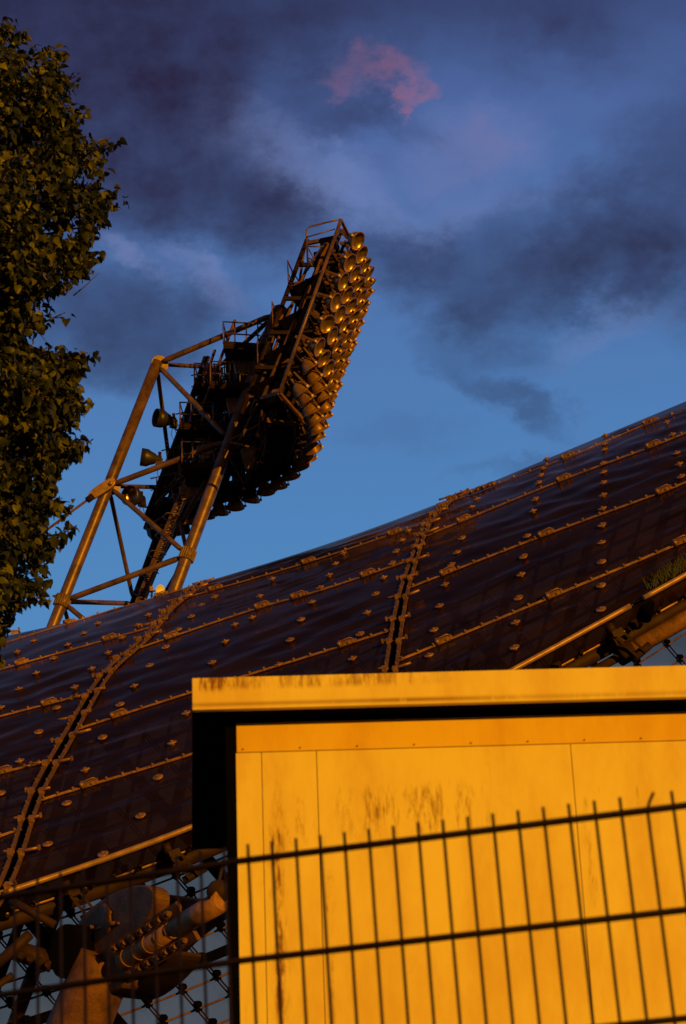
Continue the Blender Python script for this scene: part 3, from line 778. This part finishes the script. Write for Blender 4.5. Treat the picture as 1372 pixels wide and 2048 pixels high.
o = part(mb, 'floodlight_rows', M_housing); o['kind'] = 'stuff'
# ribs, rails, racks and walkways behind the lamps
mb = MB()
for k in range(NK):
    mb.bar(bankpt(k, -.1, .72), bankpt(k, 7.5, .72), .09, .12)
part(mb, 'lamp_rib', M_dark)
mb = MB()
for r in range(8):
    mb.tube([bankpt(k, r - .1, .78) for k in range(NK)], .045, 6)
part(mb, 'lamp_rail', M_frame)
for lev in range(4):
    for k in range(NK - 1):
        for rr in (.25, 1.0):
            if random.random() < .68 and not (lev == 0 and k < 5 and rr < .5):
                c = bankpt(k + .5, lev * 2 + rr, 1.02); n = NH(k); t = Vector((-n.y, n.x, 0)); h = random.uniform(.5, .85)
                mb = MB(); mb.box(c, (.5, random.uniform(.6, .9), h), Matrix((n, t, n.cross(t))).transposed()); part(mb, 'equipment_box', M_black)
lv = [.1, 1.5, 3.35, 5.35]
for i, r in enumerate(lv):
    mb = MB(); ks = [j * .5 for j in range(10 if i == 0 else 0, (NK - 1) * 2 + 1)]
    inn = [bankpt(k, r, .8) for k in ks]; ou = [bankpt(k, r, 2.05) for k in ks]
    vs = inn + ou + [p - Vector((0, 0, .16)) for p in inn] + [p - Vector((0, 0, .16)) for p in ou]; m = len(ks)
    fs = []
    for j in range(m - 1):
        fs += [(j, j + 1, m + j + 1, m + j), (2*m + j, 3*m + j, 3*m + j + 1, 2*m + j + 1), (m + j, m + j + 1, 3*m + j + 1, 3*m + j), (j, 2*m + j, 2*m + j + 1, j + 1)]
    fs += [(0, m, 3*m, 2*m), (m - 1, 3*m - 1, 4*m - 1, 2*m - 1)]
    mb.add(vs, fs); w = part(mb, 'walkway', M_dark)
    rb = MB(); U = Vector((0, 0, 1))
    for h, rad in ((1.05, .026), (.55, .02)): rb.tube([p + U * h for p in ou], rad, 6)
    for p in ou[::3]: rb.tube([p, p + U * 1.05], .024, 6)
    rb.build('railing', M_frame, w)
# upright chords and bracing at the back of the bank
mb = MB()
for k in (0, 4, 8, 12, 16, NK - 1):
    for off in (2.0,): mb.tube([bankpt(k, -.7, off), bankpt(k, 7.6, off)], .085, 8)
part(mb, 'back_chord', M_dark)
mb = MB(); kk = (0, 4, 8, 12, 16, NK - 1)
for a_, b_ in zip(kk[:-1], kk[1:]):
    for r in (-.5, 3.4):
        mb.tube([bankpt(a_, r, 2.0), bankpt(b_, r + 3.9, 2.0)], .055, 8); mb.tube([bankpt(b_, r, 2.0), bankpt(a_, r + 3.9, 2.0)], .05, 8)
for k in kk:
    for r in lv + [7.4]: mb.bar(bankpt(k, r, .7), bankpt(k, r, 2.05), .1, .14)
part(mb, 'cross_bracing', M_frame)
# near end frame catching the sun
def lp(x, y, Y): return atY(x, y, Y)
e0, e1 = lp(682, 440, 65.2), lp(559, 786, 65.2)
mb = MB(); mb.tube([e0, e1], .065, 10); part(mb, 'end_post', M_tube)
f0, f1 = lp(655, 487, 66.3), lp(524, 800, 66.3)
mb = MB(); mb.tube([f0, f1], .075, 10); part(mb, 'end_post', M_frame)
h0, h1 = lp(612, 540, 66.8), lp(512, 790, 66.8)
mb = MB(); mb.tube([h0, h1], .06, 10); part(mb, 'end_post', M_frame)
for p_, q_, w_ in ((lp(559, 786, 65.2), lp(604, 838, 66.0), .1), (lp(559, 786, 65.2), lp(512, 800, 66.8), .12), (lp(682, 440, 65.2), lp(697, 470, 66), .09)):
    mb = MB(); mb.bar(p_, q_, w_, w_); part(mb, 'end_beam', M_frame)
for t in (.12, .34, .56, .78):
    mb = MB(); a_ = e0.lerp(e1, t); b_ = f0.lerp(f1, t + .02); c_ = bankpt(0, 7.2 - 7.6 * t, .4)
    mb.bar(a_, c_, .1, .1); mb.bar(b_, c_ - UPV * .2, .14, .1); mb.bar(b_ - RT * .7, b_ + RT * .1, .1, .14); part(mb, 'cantilever', M_dark)
# dark side plates closing the near end of each level
mb = MB()
for t in (.30, .52, .74, .94):
    p = f0.lerp(f1, t); mb.prism([p + RT * -.55 + UP * .1, p + RT * .5 + UP * .65, p + RT * .45 - UP * .35, p + RT * -.1 - UP * .55], (0, .5, 0))
part(mb, 'end_plate', M_black)
# top guard rail loop
mb = MB(); Y = 65.4
loop = [lp(682, 438, 65.2), lp(648, 446, Y), lp(621, 453, Y), lp(614, 459, Y), lp(613, 470, Y), lp(616, 535, Y + .6)]
mb.tube(loop, .034, 8)
for x0, y0, x1, y1 in ((614, 474, 670, 458), (615, 493, 648, 493), (615, 495, 630, 520), (616, 516, 630, 521), (617, 520, 625, 532)): mb.tube([lp(x0, y0, Y), lp(x1, y1, Y)], .025, 6)
mb.bar(lp(612, 540, 66.6), lp(652, 487, 66), .09, .12)
part(mb, 'guard_rail', M_tube)
# platforms that jut out on the left, with railings
def platform(x0, y0, x1, y1, Y, dp, rail, back=0.0):
    a, b = lp(x0, y0, Y), lp(x1, y1, Y); d = (b - a); d.z *= .3; b = a + d; wv = Vector((.05, dp, 0)); U = Vector((0, 0, 1))
    mb = MB(); mb.prism([a, b, b + wv, a + wv], (0, 0, -.17)); mb.bar(a, b, .06, .22); w = part(mb, 'walkway', M_dark)
    rb = MB(); n = 4
    for h in (.45, .95):
        rb.tube([a + wv + U * h, a + U * h, b + U * h], .03, 8)
    for i in range(n + 1): p = a.lerp(b, i / n); rb.tube([p, p + U * .95], .028, 8)
    rb.tube([a + wv, a + wv + U * .95], .028, 8); rb.build('railing', M_tube, w)
    return a, b
platform(447, 688, 540, 715, 70.5, 1.6, 1); platform(421, 768, 500, 785, 70.8, 1.6, 1); platform(389, 770, 470, 790, 73.5, 1.4, 1); platform(364, 930, 450, 945, 71.2, 1.5, 1)
platform(360, 850, 450, 865, 72.0, 1.5, 1)
# pale cabinets among the racks
for x, y, Y, w, h in ((487, 728, 71.6, .75, 1.0), (470, 808, 71.7, .6, .9), (421, 905, 72.6, .9, .6), (500, 920, 72.5, .5, .9), (385, 985, 73, .9, .6)):
    mb = MB(); mb.box(lp(x, y, Y), (w, .4, h), Matrix.Rotation(R(-12), 3, 'Y')); part(mb, 'cabinet', M_galv, bevel=.02)
# inner rods catching the sun
for x0, y0, x1, y1, Y, r in ((560, 640, 520, 760, 69.5, .06), (575, 640, 545, 740, 68.5, .06), (520, 800, 480, 880, 69.5, .06), (545, 700, 500, 830, 69, .06), (470, 640, 400, 830, 73, .06), (430, 700, 360, 900, 74, .06), (400, 760, 305, 1040, 75, .06),
                             (462, 880, 610, 800, 70.4, .05), (460, 884, 540, 905, 70.4, .05), (300, 1050, 365, 1010, 74.5, .05), (310, 1010, 360, 960, 74.5, .05), (318, 1052, 372, 1046, 74, .05)):
    mb = MB(); mb.tube([lp(x0, y0, Y), lp(x1, y1, Y)], r, 8); part(mb, 'inner_rod', M_frame)
# outer back chord: the dark line down the left of the bank
mb = MB(); g0, g1 = lp(292, 1058, 75), lp(388, 785, 75)
mb.tube([g0, g1, lp(412, 715, 75)], .12, 10); mb.prism([lp(x, y, 74.6) for x, y in ((290, 1050), (305, 1040), (372, 1024), (378, 1046), (300, 1060))], (0, 1.0, 0)); part(mb, 'back_chord', M_dark)
# ladder with cage hoops
mb = MB(); la, lb = lp(281, 1203, 73.6), lp(380, 955, 73.0); le = lp(415, 868, 72.6); ld = (lb - la).normalized(); lx = Vector((.9, -.35, 0)).normalized()
for s in (-1, 1): mb.bar(la + lx * .17 * s, le + lx * .17 * s, .06, .10, lx)
mb.bar(la + FW * .15, lb + FW * .15, .30, .05, FW)
n = 46
for i in range(n): p = la.lerp(le, i / n); mb.tube([p - lx * .17, p + lx * .17], .02, 6)
ladder = part(mb, 'ladder', M_tube)
for i in range(9):
    mb = MB(); p = la.lerp(le, (i + .4) / 9); side = ld.cross(lx).normalized()
    if side.dot(FW) > 0: side = -side
    mb.tube([p - lx * .3] + [p + lx * .36 * math.cos(t) + side * .55 * math.sin(t) for t in (2.6, 1.57, .5)] + [p + lx * .3], .026, 6); mb.build('cage_hoop', M_tube, ladder)
# side spotlights on short arms
def spot(x, y, Y, n, s, ax, ay):
    n = Vector(n).normalized(); p = lp(x, y, Y); M = frame(p, n.cross(Vector((0, 0, 1))), n) @ Matrix.Scale(s, 4)
    o = place(me_spot, 'spotlight', mast, M, (('reflector', me_ref),))
    mb = MB(); q = lp(ax, ay, Y + .5); b = p - n * .45 * s; mb.tube([b, Vector((b.x, b.y, q.z)), q], .04, 8)
    mb.bar(b + UP * .3, b - UP * .2, .12, .16)
    lo = [b, b - UP * .5 + RT * .1, b - UP * .75, b - UP * .5 - RT * .1, b - UP * .1]; mb.tube(lo, .012, 5)
    mb.build('mount', M_dark, o)
mbs = MB(); mbs.lathe([(.07, -.52), (.15, -.50), (.16, -.30), (.21, -.26), (.27, -.10), (.35, .04), (.36, .30), (.335, .30), (.32, .05)], I4, 22); mbs.lathe([(0, -.53), (.07, -.52)], I4, 22)
mbs.box((0, .12, -.44), (.2, .3, .26))
me_spot = mk(mbs, 'spotlight', mat('spotlight_paint', (.032, .022, .015), .45, .2, .5, 4))
spot(326, 838, 73, (-.75, -.45, -.02), 1.0, 358, 862); spot(297, 916, 73, (-.85, -.12, .12), .95, 322, 935); spot(268, 994, 73, (-.45, -.75, -.15), 1.05, 302, 1015)

# ------------------------------------------------------------------ small things on the crest
dish = empty('satellite_dish', lp(312, 1196, 64), 'small round cream satellite dish on a bracket at the roof crest beside the ladder foot', 'satellite dish')
mb = MB(); mb.lathe([(0, -.06), (.10, -.045), (.17, 0), (.19, .02), (.17, .01), (.10, -.03), (0, -.045)], frame(lp(320, 1181, 64), UP, (RT * .75 - FW * .8 + UP * .1)), 18); mb.build('reflector', M_dish, dish)
mb = MB(); mb.tube([lp(302, 1204, 64.2), lp(305, 1176, 64.2)], .03, 8); mb.tube([lp(304, 1182, 64.2), lp(318, 1182, 64.15)], .025, 8); mb.tube([lp(300, 1190, 64.2), lp(312, 1194, 64.0), lp(314, 1186, 64)], .02, 6); mb.box(lp(303, 1178, 64.1), (.1, .1, .16)); mb.build('bracket', M_rail, dish)
vent = empty('roof_vent', lp(30, 1272, 63), 'small pale box vent with a stub pipe on the roof crest beside the tree', 'vent')
mb = MB(); mb.box(lp(30, 1270, 63), (.24, .3, .14)); mb.box(lp(32, 1264.5, 63), (.28, .34, .03)); mb.build('box', M_rail, vent, .01)
mb = MB(); mb.tube([lp(38, 1270, 63.2), lp(38, 1255, 63.2)], .035, 8); mb.tube([lp(20, 1272, 63.2), lp(12, 1274, 63.2)], .05, 8); mb.build('pipe', M_rail, vent)

# ------------------------------------------------------------------ shed
SH_ROT = R(2.3)
hx = Vector((math.cos(SH_ROT), math.sin(SH_ROT), 0)); hn = Vector((math.sin(SH_ROT), -math.cos(SH_ROT), 0))   # along the wall, towards the camera
P0 = atY(470, 1440, 8.5)
sh = empty('shed', (P0.x, P0.y, 0), 'cream clad shed with stained roof fascia and dark side, lit orange by the sun', 'shed', SH_ROT)
inv = world_of(sh).inverted()
def sl(px, py, off=0.0):      # pixel on the wall plane moved towards the camera by off -> shed-local
    return inv @ on_plane(px, py, P0 + hn * off, hn)
W1 = 5.2; DEEP = 4.5
OV = .17
ft, fb = sl(384, 1356, OV), sl(384, 1420, OV)         # fascia corner
wt = sl(470, 1446); st = sl(471, 1506); xl = sl(473, 1600).x; s1 = sl(527, 1700).x; s2 = sl(639, 1700).x; s3 = sl(1150, 1600).x; low = sl(480, 2048).z
zt, zb, zs = ft.z, fb.z, st.z
def lbox(mb, x0, x1, y0, y1, z0_, z1_):     # local box -> world verts
    wm = world_of(sh); vs = [wm @ Vector((x, y, z)) for x in (x0, x1) for y in (y0, y1) for z in (z0_, z1_)]
    mb.add(vs, [(0, 1, 3, 2), (4, 6, 7, 5), (0, 4, 5, 1), (2, 3, 7, 6), (0, 2, 6, 4), (1, 5, 7, 3)]); return mb
cream = (.73, .625, .12)
def lx_(px, py): return sl(px, py).x
def lz_(px, py): return sl(px, py).z
mf = stained('fascia_paint', cream, [(ft.x - .1, ft.x + .95, .25, zt - .05, zt + .02, .015, .44, .75), (ft.x - .05, ft.x + .14, .05, zt - .06, zt + .02, .02, .47, .7),
             (ft.x - .2, ft.x + 1.1, .3, zb + .013, zb + .028, .009, .30, .62), (ft.x + .8, ft.x + 6, .3, zb + .010, zb + .026, .012, .36, .45)])
mw = stained('wall_paint', cream, [(lx_(530, 1600), lx_(625, 1600), .06, lz_(600, 1680), lz_(600, 1575), .07, .50, .75), (lx_(690, 1600), lx_(960, 1600), .10, lz_(800, 1670), lz_(800, 1575), .05, .48, .8),
             (lx_(545, 1800), lx_(575, 1800), .03, lz_(560, 2020), lz_(560, 1660), .12, .47, .95), (lx_(650, 1800), lx_(668, 1800), .02, lz_(660, 1960), lz_(660, 1660), .10, .52, .9),
             (lx_(1180, 1800), lx_(1200, 1800), .02, lz_(1180, 1800), lz_(1180, 1600), .08, .50, .6), (lx_(1160, 1600), lx_(1330, 1600), .08, lz_(1200, 1640), lz_(1200, 1570), .04, .54, .45),
             (xl, W1, .1, lz_(800, 1700), lz_(800, 1515), .10, .56, .30), (lx_(548, 1800), lx_(562, 1800), .012, 2.5, lz_(560, 1690), .10, .45, .55), (lx_(652, 1800), lx_(662, 1800), .008, 2.5, lz_(660, 1640), .10, .47, .6), (lx_(478, 1800), lx_(520, 1800), .02, 2.5, lz_(480, 1740), .15, .58, .5), (lx_(690, 1800), lx_(705, 1800), .012, lz_(700, 1900), lz_(700, 1740), .08, .52, .6), (xl, W1, .2, 2.0, lz_(800, 1950), .12, .60, .3)])
M_screw = mat('screw_head', (.34, .17, .02), .5, .2, .3, 5)
mt = stained('trim_paint', (.69, .48, .03), [])
mb = MB(); lbox(mb, ft.x, W1 + .2, -OV, -OV + .03, zb, zt); mb.build('fascia', mf, sh, .003)
RD = (inv @ atZ(420, 1699, zb + .02)).y; DEEP = RD + .1; print('roof depth', RD)
wm_ = world_of(sh); bl = inv @ atZ(384, 1699, zb + .02)
mb = MB(); mb.prism([wm_ @ Vector(p) for p in ((ft.x, -OV + .034, zb + .02), (W1 + .2, -OV + .034, zb + .02), (W1 + .2, RD, zb + .02), (bl.x, bl.y, zb + .02))], (0, 0, zt - zb - .032)); mb.build('roof', M_black, sh)  # shade under the roof is put into its black colour
mb = MB(); lbox(mb, xl + .004, W1, .004, .03, zs + .004, wt.z); mb.build('trim_band', mt, sh, .002)
# wall panels separated by narrow joints
edges = [xl, s1, s2, s3, s3 + (s3 - s2), W1]
for i in range(len(edges) - 1):
    mb = MB(); lbox(mb, edges[i] + (.0012 if i else 0), edges[i + 1] - .0012, .0, .03, 0.0, zs); mb.build('wall_panel', mw, sh, .002)
mb = MB(); x = xl + .03
mbx = MB()
while x < W1:
    c = world_of(sh) @ Vector((x, .002, zs + .016)); mbx = MB(); mbx.lathe([(0, .004), (.0038, .003), (.0038, 0)], frame(c, hx, hn), 8); x += .235; mbx.build('screw', M_screw, sh)
mb = MB(); lbox(mb, xl + .10, W1 - .02, .045, DEEP - .3, 0, zb + .01); mb.build('body', M_black, sh)  # black above the trim stands in for the shade under the eaves
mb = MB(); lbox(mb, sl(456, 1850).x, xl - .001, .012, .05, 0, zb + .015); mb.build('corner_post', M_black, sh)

# ------------------------------------------------------------------ wire mesh fence
PH = R(-14.0)
fx = Vector((math.cos(PH), math.sin(PH), 0)); fn = Vector((math.sin(PH), -math.cos(PH), 0))
F0 = atY(480, 1722, 4.5)
fence = empty('wire_fence', (F0.x, F0.y, 0), 'dark wire mesh fence with one bent bar tip, blurred in front of the shed', 'fence', PH)
fin = world_of(fence).inverted(); fw = world_of(fence)
def fl(px, py): return fin @ on_plane(px, py, F0, fn)
r0a, r0b = fl(480, 1722), fl(1372, 1611)
slope = (r0b.z - r0a.z) / (r0b.x - r0a.x)
tilt = math.atan(slope)
ta, tb_ = fl(497, 1722), fl(515, 2048); lean = (ta.x - tb_.x) / (ta.z - tb_.z)
ta2, tb2 = fl(1160, 1640), fl(1203, 2048); lean2 = (ta2.x - tb2.x) / (ta2.z - tb2.z)
b1, b2 = fl(497, 1720), fl(1347, 1614)
pitch_bar = (b2.x - b1.x) / 17.0
print('FENCE slope', slope, 'lean', lean, lean2, 'bar pitch', pitch_bar, 'z', r0a.z, 'dz rail', fl(480, 1722).z - fl(484, 1920).z, fl(1372, 1611).z - fl(1372, 1824).z)
slopeL = (r0a.z - fl(0, 1795).z) / (r0a.x - fl(0, 1795).x)
def zr(x): return r0a.z + (slope if x > r0a.x else slopeL) * (x - r0a.x)
RS = fl(480, 1722).z - fl(484, 1921).z
lean = (lean + lean2) / 2
nl, nr = -22, 34
for i in range(nl, nr):
    x = b1.x + i * pitch_bar; z = zr(x); tip = .034
    top = Vector((x + lean * tip, 0, z + tip)); bot = Vector((x - lean * z, 0, 0)); mb = MB()
    if i == 16:
        mb.tube([fw @ Vector((x + .016, 0, z + .036)), fw @ Vector((x + .006, 0, z + .018)), fw @ Vector((x, 0, z + .002)), fw @ bot], .0034, 8)
        o = mb.build('bar', M_fence, fence); o['label'] = 'bar with its tip bent to the right'
    else:
        mb.tube([fw @ top, fw @ bot], .0034, 8); mb.build('bar', M_fence, fence)
xa, xb_ = b1.x + nl * pitch_bar - .03, b1.x + (nr - 1) * pitch_bar + .03
k = 0
while True:
    za = zr(xa) - k * RS; zb_ = zr(xb_) - k * RS
    if min(za, zb_) < .05: break
    mb = MB()
    sh_ = -lean * k * RS
    for s in (-1, 1): mb.tube([fw @ Vector((xa + sh_, s * .007, za)), fw @ Vector((r0a.x + sh_, s * .007, r0a.z - k * RS)), fw @ Vector((xb_ + sh_, s * .007, zb_))], .0056, 8)
    mb.build('rail', M_fence, fence); k += 1
for x in (xa - .05, xb_ + .05):
    mb = MB(); zz = zr(x) + .05; mb.box(fw @ Vector((x - lean * zz / 2, .04, zz / 2)), (.06, .04, zz), Matrix.Rotation(PH, 3, 'Z')); mb.build('post', M_fence, fence)

# ------------------------------------------------------------------ linden tree
tree = empty('linden_tree', atY(-520, 1500, 16.5), 'leafy linden tree with golden lit leaves filling the left edge', 'tree'); tree.location.z = 0
bound_pts = [(20,0),(36,36),(62,52),(76,66),(84,132),(112,134),(142,158),(160,163),(180,148),(200,172),(216,180),(236,172),(254,158),(264,208),(272,244),(286,240),(302,206),(322,216),(350,214),(372,236),(385,252),(404,258),(420,214),(440,205),(462,212),(490,196),(512,205),(545,196),(556,150),(578,122),(596,88),(614,98),(634,150),(646,92),(664,66),(684,78),(700,194),(722,188),(742,178),(766,150),(786,172),(806,190),(830,150),(858,150),(880,186),(898,182),(912,150),(932,112),(956,110),(972,100),(1000,148),(1030,126),(1050,154),(1082,142),(1098,110),(1122,84),(1150,92),(1186,120),(1200,92),(1208,40),(1226,22),(1262,18),(1290,8),(1330,-2),(1400,-40),(1550,-120),(1750,-300)]
bp_y = np.array([p[0] for p in bound_pts], float); bp_x = np.array([p[1] for p in bound_pts], float)
YT = 16.6
def crown_ok(x, y, dep):
    lim = np.interp(y, bp_y, bp_x)
    return lim - ((dep - YT) / 1.9) ** 2 * 120
# shoots: short leafy twigs that lean outwards and up; every leaf hangs from one
NS = 13000
sx = np.where(rng.random(NS) < .72, rng.uniform(-150, 262, NS), rng.uniform(-1250, -150, NS)); sy = rng.uniform(16, 1740, NS); sd = YT + rng.normal(0, 1.1, NS)
tw = [(36, 42), (60, 66), (128, 86), (132, 108), (164, 160), (160, 146), (178, 216), (150, 255), (246, 274), (212, 288), (205, 325), (256, 396), (236, 372), (212, 445), (203, 500), (198, 545), (152, 632), (196, 702), (182, 735), (172, 790), (190, 806), (188, 880), (150, 905), (120, 960), (150, 1000), (154, 1050), (142, 1085), (95, 1150), (120, 1190), (40, 1215), (22, 1262), (4, 1310)]
tw = tw + [(x - 16, y + 10) for x, y in tw]
sx = np.concatenate([sx, [t[0] for t in tw]]); sy = np.concatenate([sy, [t[1] for t in tw]]); sd = np.concatenate([sd, YT + rng.normal(0, .25, len(tw))]); ntw = len(tw)
lim = crown_ok(sx, sy, sd)
far_ok = sx > -640 - 620 * np.sqrt(np.clip(1 - ((sy - 800) / 960) ** 2, 0, 1))
notch = (sx > 56) & (sx < 112 - (sy - 84) * .12) & (sy < 146 - np.abs(sx - 84) * .7)
ok = ~notch & (sx < lim - 5 - rng.exponential(6, len(sx))) & far_ok
ok[-ntw:] = True
xs, ys, deps = [], [], []; leafdir = []; shoots = []
for i in np.nonzero(ok)[0]:
    x, y, d = sx[i], sy[i], sd[i]
    if i < len(sx) - ntw:
        nv_ = mnoise.noise(Vector((x / 75.0, (y + .45 * x) / 48.0, d * 2.2))) + .6 * mnoise.noise(Vector((x / 190.0, y / 120.0, d * .9)))
        if nv_ < (-.02 if lim[i] - x > 45 else -.25): continue
    L_ = random.uniform(55, 105); an = random.gauss(.45, .4); out = 1 if x > -420 else -1
    dx, dy = math.cos(an) * L_ * out, -math.sin(an) * L_; dz = random.uniform(-.28, .28)
    shoots.append((x - dx, y - dy, d - dz, x, y, d))
    m = random.randint(15, 21)
    for k in range(m):
        t = (k + random.random() * .7) / m; side = 1 if k % 2 else -1; w = (1 - .5 * t) * 15
        xs.append(x - dx * (1 - t) + side * w * .35 * random.uniform(.2, 1.2)); ys.append(y - dy * (1 - t) + side * w * .8 * random.uniform(.2, 1.1) + 3); deps.append(d - dz * (1 - t) + random.uniform(-.05, .05))
        leafdir.append((out, side))
xs, ys, deps = np.array(xs), np.array(ys), np.array(deps); leafdir = np.array(leafdir)
keep = np.nonzero((xs < np.interp(ys, bp_y, bp_x) + 5) | (deps < 0))[0]
xs, ys, deps, leafdir = xs[keep], ys[keep], deps[keep], leafdir[keep]
n = len(xs); print('leaves', n)
dirs = np.array(FW)[None] + np.array(RT)[None] * ((xs - 686) / FPX)[:, None] + np.array(UP)[None] * ((1024 - ys) / FPX)[:, None]
pos = np.array(EYE)[None] + dirs * (deps / dirs[:, 1])[:, None]
# heart-shaped leaf: folded along the midrib, tip down
tmpl = np.array([(0, 0, 0), (.26, .11, .05), (.49, -.08, .17), (.45, -.47, .20), (.22, -.86, .04), (0, -1.12, -.20), (-.22, -.86, .02), (-.45, -.47, .15), (-.49, -.08, .20), (-.26, .11, .06), (0, -.5, .05)], float)
tf = [(0, 1, 2, 10), (10, 2, 3), (10, 3, 4, 5), (0, 10, 8, 9), (10, 7, 8), (10, 5, 6, 7)]
az = np.where(leafdir[:, 0] > 0, 1.2, -1.2) + leafdir[:, 1] * .7 + rng.normal(0, .9, n); pit = np.clip(rng.normal(.75, .5, n), -.5, 1.8); rl = rng.normal(0, .7, n); sz = np.clip(rng.normal(.063, .012, n), .03, .085)
def rot(ax, a):
    c, s = np.cos(a), np.sin(a); o, z = np.ones_like(a), np.zeros_like(a)
    m = {'x': [[o, z, z], [z, c, -s], [z, s, c]], 'y': [[c, z, s], [z, o, z], [-s, z, c]], 'z': [[c, -s, z], [s, c, z], [z, z, o]]}[ax]
    return np.array([[m[i][j] for j in range(3)] for i in range(3)]).transpose(2, 0, 1)
RM = rot('z', az) @ rot('x', pit) @ rot('y', rl)
V = np.einsum('nij,vj->nvi', RM, tmpl) * sz[:, None, None] + pos[:, None, :] - np.array(tree.location)[None, None]
nvt = len(tmpl)
loops = []; starts = []; tot = []; 
flat = np.concatenate([np.array(f) for f in tf]); lens = np.array([len(f) for f in tf])
allidx = (np.arange(n)[:, None] * nvt + flat[None]).ravel(); alllens = np.tile(lens, n)
me = bpy.data.meshes.new('crown'); me.vertices.add(n * nvt); me.vertices.foreach_set('co', V.astype(np.float32).ravel())
me.loops.add(len(allidx)); me.loops.foreach_set('vertex_index', allidx.astype(np.int32))
me.polygons.add(len(alllens)); me.polygons.foreach_set('loop_start', np.concatenate([[0], np.cumsum(alllens)[:-1]]).astype(np.int32)); me.polygons.foreach_set('loop_total', alllens.astype(np.int32))
me.polygons.foreach_set('use_smooth', np.ones(len(alllens), bool)); me.update(); me.validate()
def leaf_mat():
    m = bpy.data.materials.new('linden_leaf'); m.use_nodes = True; nt = m.node_tree; N = nt.nodes.new; L = nt.links.new
    b = nt.nodes['Principled BSDF']; b.inputs['Roughness'].default_value = .45; b.inputs['Specular IOR Level'].default_value = .25
    ge = N('ShaderNodeNewGeometry'); rp = N('ShaderNodeValToRGB'); e = rp.color_ramp.elements
    e[0].color = (.008, .014, .002, 1); e[1].color = (.12, .122, .008, 1); k = e.new(.6); k.color = (.034, .042, .004, 1)  # the wide tone spread also paints in lit and shaded leaves
    L(ge.outputs['Random Per Island'], rp.inputs[0]); L(rp.outputs[0], b.inputs['Base Color'])
    tl = N('ShaderNodeBsdfTranslucent'); tl.inputs[0].default_value = (.03, .04, .004, 1); mx = N('ShaderNodeMixShader'); mx.inputs[0].default_value = .18
    L(b.outputs[0], mx.inputs[1]); L(tl.outputs[0], mx.inputs[2]); L(mx.outputs[0], nt.nodes['Material Output'].inputs[0])
    return m
me.materials.append(leaf_mat())
crown = bpy.data.objects.new('crown', me); COL.objects.link(crown); crown.parent = tree
mb = MB(); T0 = Vector(tree.location); tx = T0.x
tp = [T0, T0 + Vector((.1, 0, 3)), T0 + Vector((.0, .1, 6)), T0 + Vector((.15, 0, 9.5)), T0 + Vector((.1, .1, 13))]
mb.tube(tp, [.34, .27, .22, .14, .04], 14); mb.build('trunk', M_bark, tree)
mb = MB()
tips = [(30, 45), (128, 90), (160, 165), (238, 275), (250, 390), (200, 450), (195, 520), (145, 625), (190, 705), (182, 800), (178, 885), (130, 930), (145, 1005), (145, 1070), (110, 1190), (20, 1235), (5, 1320), (60, 330), (90, 560), (60, 760), (40, 1000), (-300, 200), (-500, 60), (-900, 500), (-1000, 900), (-800, 250), (-850, 1200)]
for x0_, y0_, d0_, x1_, y1_, d1_ in shoots[:: 5]:
    a_ = atY(x0_, y0_, d0_); b_ = atY(x1_, y1_, d1_); mb.tube([a_, a_.lerp(b_, .5) + Vector((0, 0, -.012)), b_], [.007, .005, .002], 4, False)
o = mb.build('twigs', M_bark, tree); o['kind'] = 'stuff'
for x, y in tips:
    mb = MB()
    dep = YT + random.uniform(-.25, .25) if x > 100 else YT + random.uniform(-1.4, 1.4); tip = atY(x - 14, y, dep); zt_ = max(2.6, tip.z - abs(tip.x - tx) * .55 - .3); zt_ = min(zt_, 12.0); st_ = Vector((tx + .1, T0.y, zt_))
    mid = st_.lerp(tip, .5) + Vector((0, random.uniform(-.3, .3), .25)); q = mid.lerp(tip, .6) + Vector((0, 0, .05))
    mb.tube([st_, st_.lerp(mid, .5) + Vector((0, 0, .08)), mid, q, tip], [.08, .06, .038, .016, .005], 7)
    for s in range(5):
        a_ = mid.lerp(tip, s / 5); b_ = a_ + Vector((random.uniform(-.1, .35), random.uniform(-.5, .5), random.uniform(-.3, .4))) * .8
        lp_ = np.interp(1024 - 0, bp_y, bp_x)
        if x < 60 or s < 3: mb.tube([a_, a_.lerp(b_, .5) + Vector((0, 0, .03)), b_], [.014, .009, .003], 5)
    mb.build('branch', M_bark, tree)
